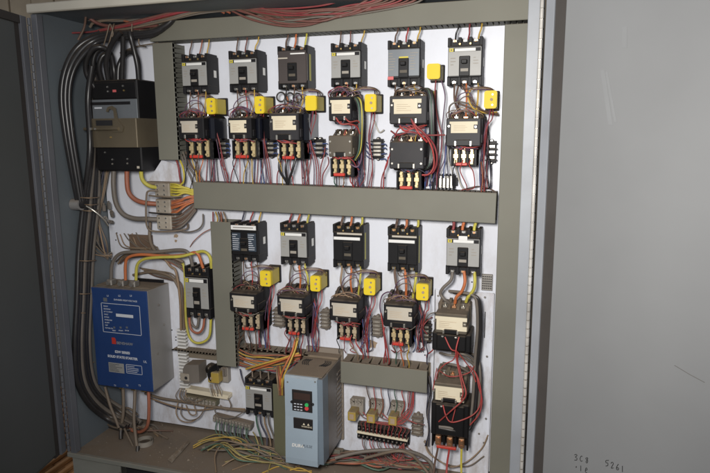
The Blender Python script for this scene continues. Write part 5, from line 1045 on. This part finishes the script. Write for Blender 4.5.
for k, (c, o_) in enumerate((('grey', 0), ('black', 2.2), ('black', 4.4), ('grey', 6))):
    wire([(449+o_, 291+o_*.3, .05), (462+o_*.6, 292.5+o_*.3, .07), (474+o_*.6, 296+o_*.2, .08), (479+o_*.7-2, 306, .08), (479.5+o_*.7-2, 330, .075), (477+o_*.7-2, 360, .07), (475.5+o_*.7-2, 390, .07), (473+o_*.7-2, 415, .08), (466+o_*.5, 430, .09), (452+o_*.5, 428+o_*.6, .115), (439, 426+o_*.4, .115)] if k in (0, 2) else [(468, 352, .04), (474+o_*.5, 358, .06), (478+o_*.5-1, 372, .07), (477+o_*.6-1, 395, .07), (473+o_*.5, 418, .07), (463, 431, .09), (450, 430, .11)], c, .0050, ['inner grey', 'inner black', 'outer black', 'outer grey'][k] + ' power lead curving round the right of the big contactors', 'power leads of the big contactors')
for k, pts in enumerate(([(440, 353, .06), (448, 355, .10), (462, 357, .09), (473, 364, .07), (477, 375, .06)], [(452, 353, .07), (463, 354, .09), (472, 359, .07), (478, 370, .06)], [(443, 363, .08), (458, 366, .10), (470, 373, .08)])): wire(pts, 'grey', .0042, ['lower', 'upper', 'short'][k] + ' grey lead between the two big contactors', 'power leads of the big contactors')
for k, (a, b_, c, cc) in enumerate(((438, 440, 433, 'brown'), (449.5, 441, 446, 'red'), (462, 441, 461.5, 'yellow'))): wire([(a, b_, .10), (a-.5, b_+10, .10), ((a+c)/2-.5, b_+22, .10), (c, 480, .12)], cc, .0034, f'{cc} output wire hanging from the {PN[k]} lug of the lower big contactor', 'output wires of the lower big contactor')
wire([(432, 317, .02), (426, 322, .05), (423, 328, .05), (427, 334, .04)], 'darkred', .002, 'dark red wire tangled over the fourth lower terminal block', CTRL); wire([(440, 312, .03), (430, 314, .05), (424, 322, .05), (420, 330, .04)], 'grey', .002, 'grey wire tangled over the fourth lower terminal block', CTRL)
wire([(384, 322, .05), (380, 308, .06), (382, 296, .06), (388, 292, .07), (392, 294, .07)], 'purple', .0022, 'purple loop left of the fourth lower starter', CTRL)

# ------------------------------------------------------------------ things on the cabinet floor
p = PZ(145, 444, CZ0); t = thing('plastic_ring', 'grey plastic ring lying on the dusty cabinet floor under the soft starter', 'ring', (p.x, p.y, CZ0+.001))
MB().cyl((0, 0, .008), 'z', .030, .016, 22, None, False).cyl((0, 0, .008), 'z', .024, .016, 22, None, False).build('rim', greyb, t); MB().cyl((0, 0, .003), 'z', .0238, .004, 22).build('cap', blk2, t)
p = PZ(204, 449, CZ0); o = MB().cyl((0, 0, .004), 'z', .009, .008, 12, .007).build('bottle_cap', greyb, None, None); o.location = (p.x, p.y, CZ0+.001); tag(o, 'small round cap lying on the cabinet floor', 'cap')
a, b_, c_, d_ = PZ(188, 441, CZ0), PZ(190, 445, CZ0), PZ(172, 464, CZ0), PZ(168, 462, CZ0)
o = MB()
vs = [a, b_, c_, d_]; L = a.copy(); o._add([tuple(v-L+Vector((0, 0, .004+.006*(i % 2)))) for i, v in enumerate(vs)]+[tuple(v-L+Vector((0, 0, .005+.006*(i % 2)))) for i, v in enumerate(vs)], [(0, 1, 2, 3), (4, 7, 6, 5), (0, 4, 5, 1), (1, 5, 6, 2), (2, 6, 7, 3), (3, 7, 4, 0)])
o = o.build('paper_strip', clear, None, None); o.location = L; tag(o, 'crumpled pale strip lying across the cabinet floor', 'strip')
p = P(344, 448, 0); t = thing('spare_relay_base', 'dusty grey channel piece leaning at the foot of the drive', 'channel piece', (p.x-.02, -.03, CZ0+.001))
MB().box(-.05, .03, -.04, .0, .0, .035, .002).box(-.05, .03, -.045, -.04, .015, .05, .001).build('channel', duct, t)

# fine jumpers round every starter
STX = [(181, 205, 117, 139, 159, 0), (230, 253, 117, 139, 159, 0), (272, 300, 113, 140, 160, 0), (330, 352, 97, 157, 177, 0), (392, 424, 142, 170, 190, 0), (448, 478, 118, 147, 166, 0), (331, 351, 97, 122, 136, 0), (393, 424, 96, 126, 141, 0),
       (233, 257, 292, 313, 331, 1), (280, 305, 296, 317, 335, 1), (333, 358, 301, 323, 341, 1), (387, 413, 305, 327, 346, 1)]
for xa, xb, yt, ym, yb, lowr in STX:
    w_ = xb-xa
    for k in range(8):
        a = xa+w_*random.uniform(.05, .5); b_ = xa+w_*random.uniform(.5, 1.1); c = random.choice(('red', 'darkred', 'black', 'red', 'purple', 'navy') if not lowr else ('darkred', 'brown', 'grey', 'red'))
        wire([(a, ym-2+jit(1.5), .11), ((a*2+b_)/3, ym+1+jit(1.5), .118), ((a+b_*2)/3, ym+1+jit(2), .115), (b_, ym+random.uniform(-1, 4), .10)], c, .0015, 'fine jumper wire', CTRL)
    for k in range(7):
        a = xa+w_*random.uniform(-.05, .3); b_ = xa+w_*random.uniform(.6, 1.15); c = random.choice(('brown', 'purple', 'black', 'tan', 'darkred'))
        wire([(a, yt+2, .06), (a-1+jit(2), yt-4+jit(2), .08), ((a+b_)/2, yt-8+jit(3), .085), (b_+jit(1), yt-4+jit(2), .08), (b_, yt+2, .05)], c, .0014, 'fine jumper wire', CTRL)
    ye = 189 if not lowr else 352
    for k in range(8):
        a = xb+random.uniform(2, 12); c = random.choice(('navy', 'blue', 'purple', 'darkred', 'black', 'darkred'))
        wire([(a-4+jit(1), yt-3+jit(3), .02), (a+jit(2), (yt+ym)/2, .045), (a+jit(2.5), ym+4, .045), (a+jit(3), yb+random.uniform(-6, 2), .035), (a+jit(3), ye-3, .03), (a+jit(3), ye, .01)] if yb < 186 or lowr else [(a-4+jit(1), yt-3+jit(3), .02), (a+jit(2), (yt+ym)/2, .045), (a+jit(2.5), ym+4, .045), (a-3, yb-4, .02)], c, .0015, 'fine jumper wire', CTRL)
    if yb < 168 or lowr:
        for k in range(3):
            a = xa+w_*(.25+.25*k); wire([(a, yb-6, .095), (a-1.5+jit(1), yb-1, .10), (a+jit(3), yb+6, .085), (a+jit(4), ye-2, .06), (a+jit(4), ye+1, .04)], random.choice(('brown', 'darkred', 'black', 'gold', 'red')), .0015, 'fine jumper wire', CTRL)
# the smallest of the wires past 290 become one tangle
WIRES.sort(key=lambda q: (q[1]['label'] == 'fine jumper wire', -q[0]))
rest = WIRES[290:]; tg_ = MB(); mi = []; mats_ = []
for a_, o, mb, c in rest:
    if wm(c) not in mats_: mats_.append(wm(c))
    tg_._add(mb.v, mb.f); tg_.sm[-len(mb.f):] = mb.sm; mi += [mats_.index(wm(c))]*len(mb.f); bpy.data.objects.remove(o)
me = bpy.data.meshes.new('fine_wires'); me.from_pydata(tg_.v, [], tg_.f); me.polygons.foreach_set('use_smooth', tg_.sm)
for m in mats_: me.materials.append(m)
me.polygons.foreach_set('material_index', mi); me.update()
o = bpy.data.objects.new('fine_wires', me); COL.objects.link(o); tag(o, 'fine coloured control wires tangled between the devices and along the floor', 'wires', None, 'stuff')
# crumbs of plaster, clipped insulation and grit on the cabinet floor
g = MB(); rg = random.Random(3)
for i in range(500):
    x, y_ = rg.uniform(CX0+.03, CX1-.05), rg.uniform(CY0+.01, .03); r = rg.uniform(.0008, .0032)*(1 if rg.random() < .93 else 2); a = rg.uniform(0, 3)
    v = [(x+r*math.cos(a+j*2.1)*rg.uniform(.6, 1.2), y_+r*math.sin(a+j*2.1)*rg.uniform(.6, 1.2), CZ0) for j in range(3)]; g._add(v+[(x, y_, CZ0+r*rg.uniform(.5, 1.1))], [(0, 1, 3), (1, 2, 3), (2, 0, 3), (0, 2, 1)])
o = g.build('floor_grit', mat('pale grit', (.22, .18, .14), .9, dust=.2, var=.5)); tag(o, 'grit and crumbs scattered over the dusty cabinet floor', 'grit', None, 'stuff')
# ------------------------------------------------------------------ light
w = bpy.data.worlds.new('World'); scn.world = w; w.use_nodes = True
bg = w.node_tree.nodes['Background']; bg.inputs[0].default_value = (.78, .82, .90, 1); bg.inputs[1].default_value = .42
ld = bpy.data.lights.new('key_lamp', 'SPOT'); ld.energy = 136; ld.color = (1, .97, .925); ld.shadow_soft_size = .13; ld.spot_size = math.radians(112); ld.spot_blend = 1.0
lo = bpy.data.objects.new('key_lamp', ld); COL.objects.link(lo); lo.location = (-.20, -1.80, 1.58)
tgt = Vector((-.28, 0, 1.30)); lo.rotation_euler = (tgt-lo.location).to_track_quat('-Z', 'Y').to_euler()
scn.view_settings.view_transform = 'Standard'; scn.view_settings.look = 'None'; scn.view_settings.exposure = 0; scn.view_settings.gamma = 1
scn.render.resolution_x = 1024; scn.render.resolution_y = 682
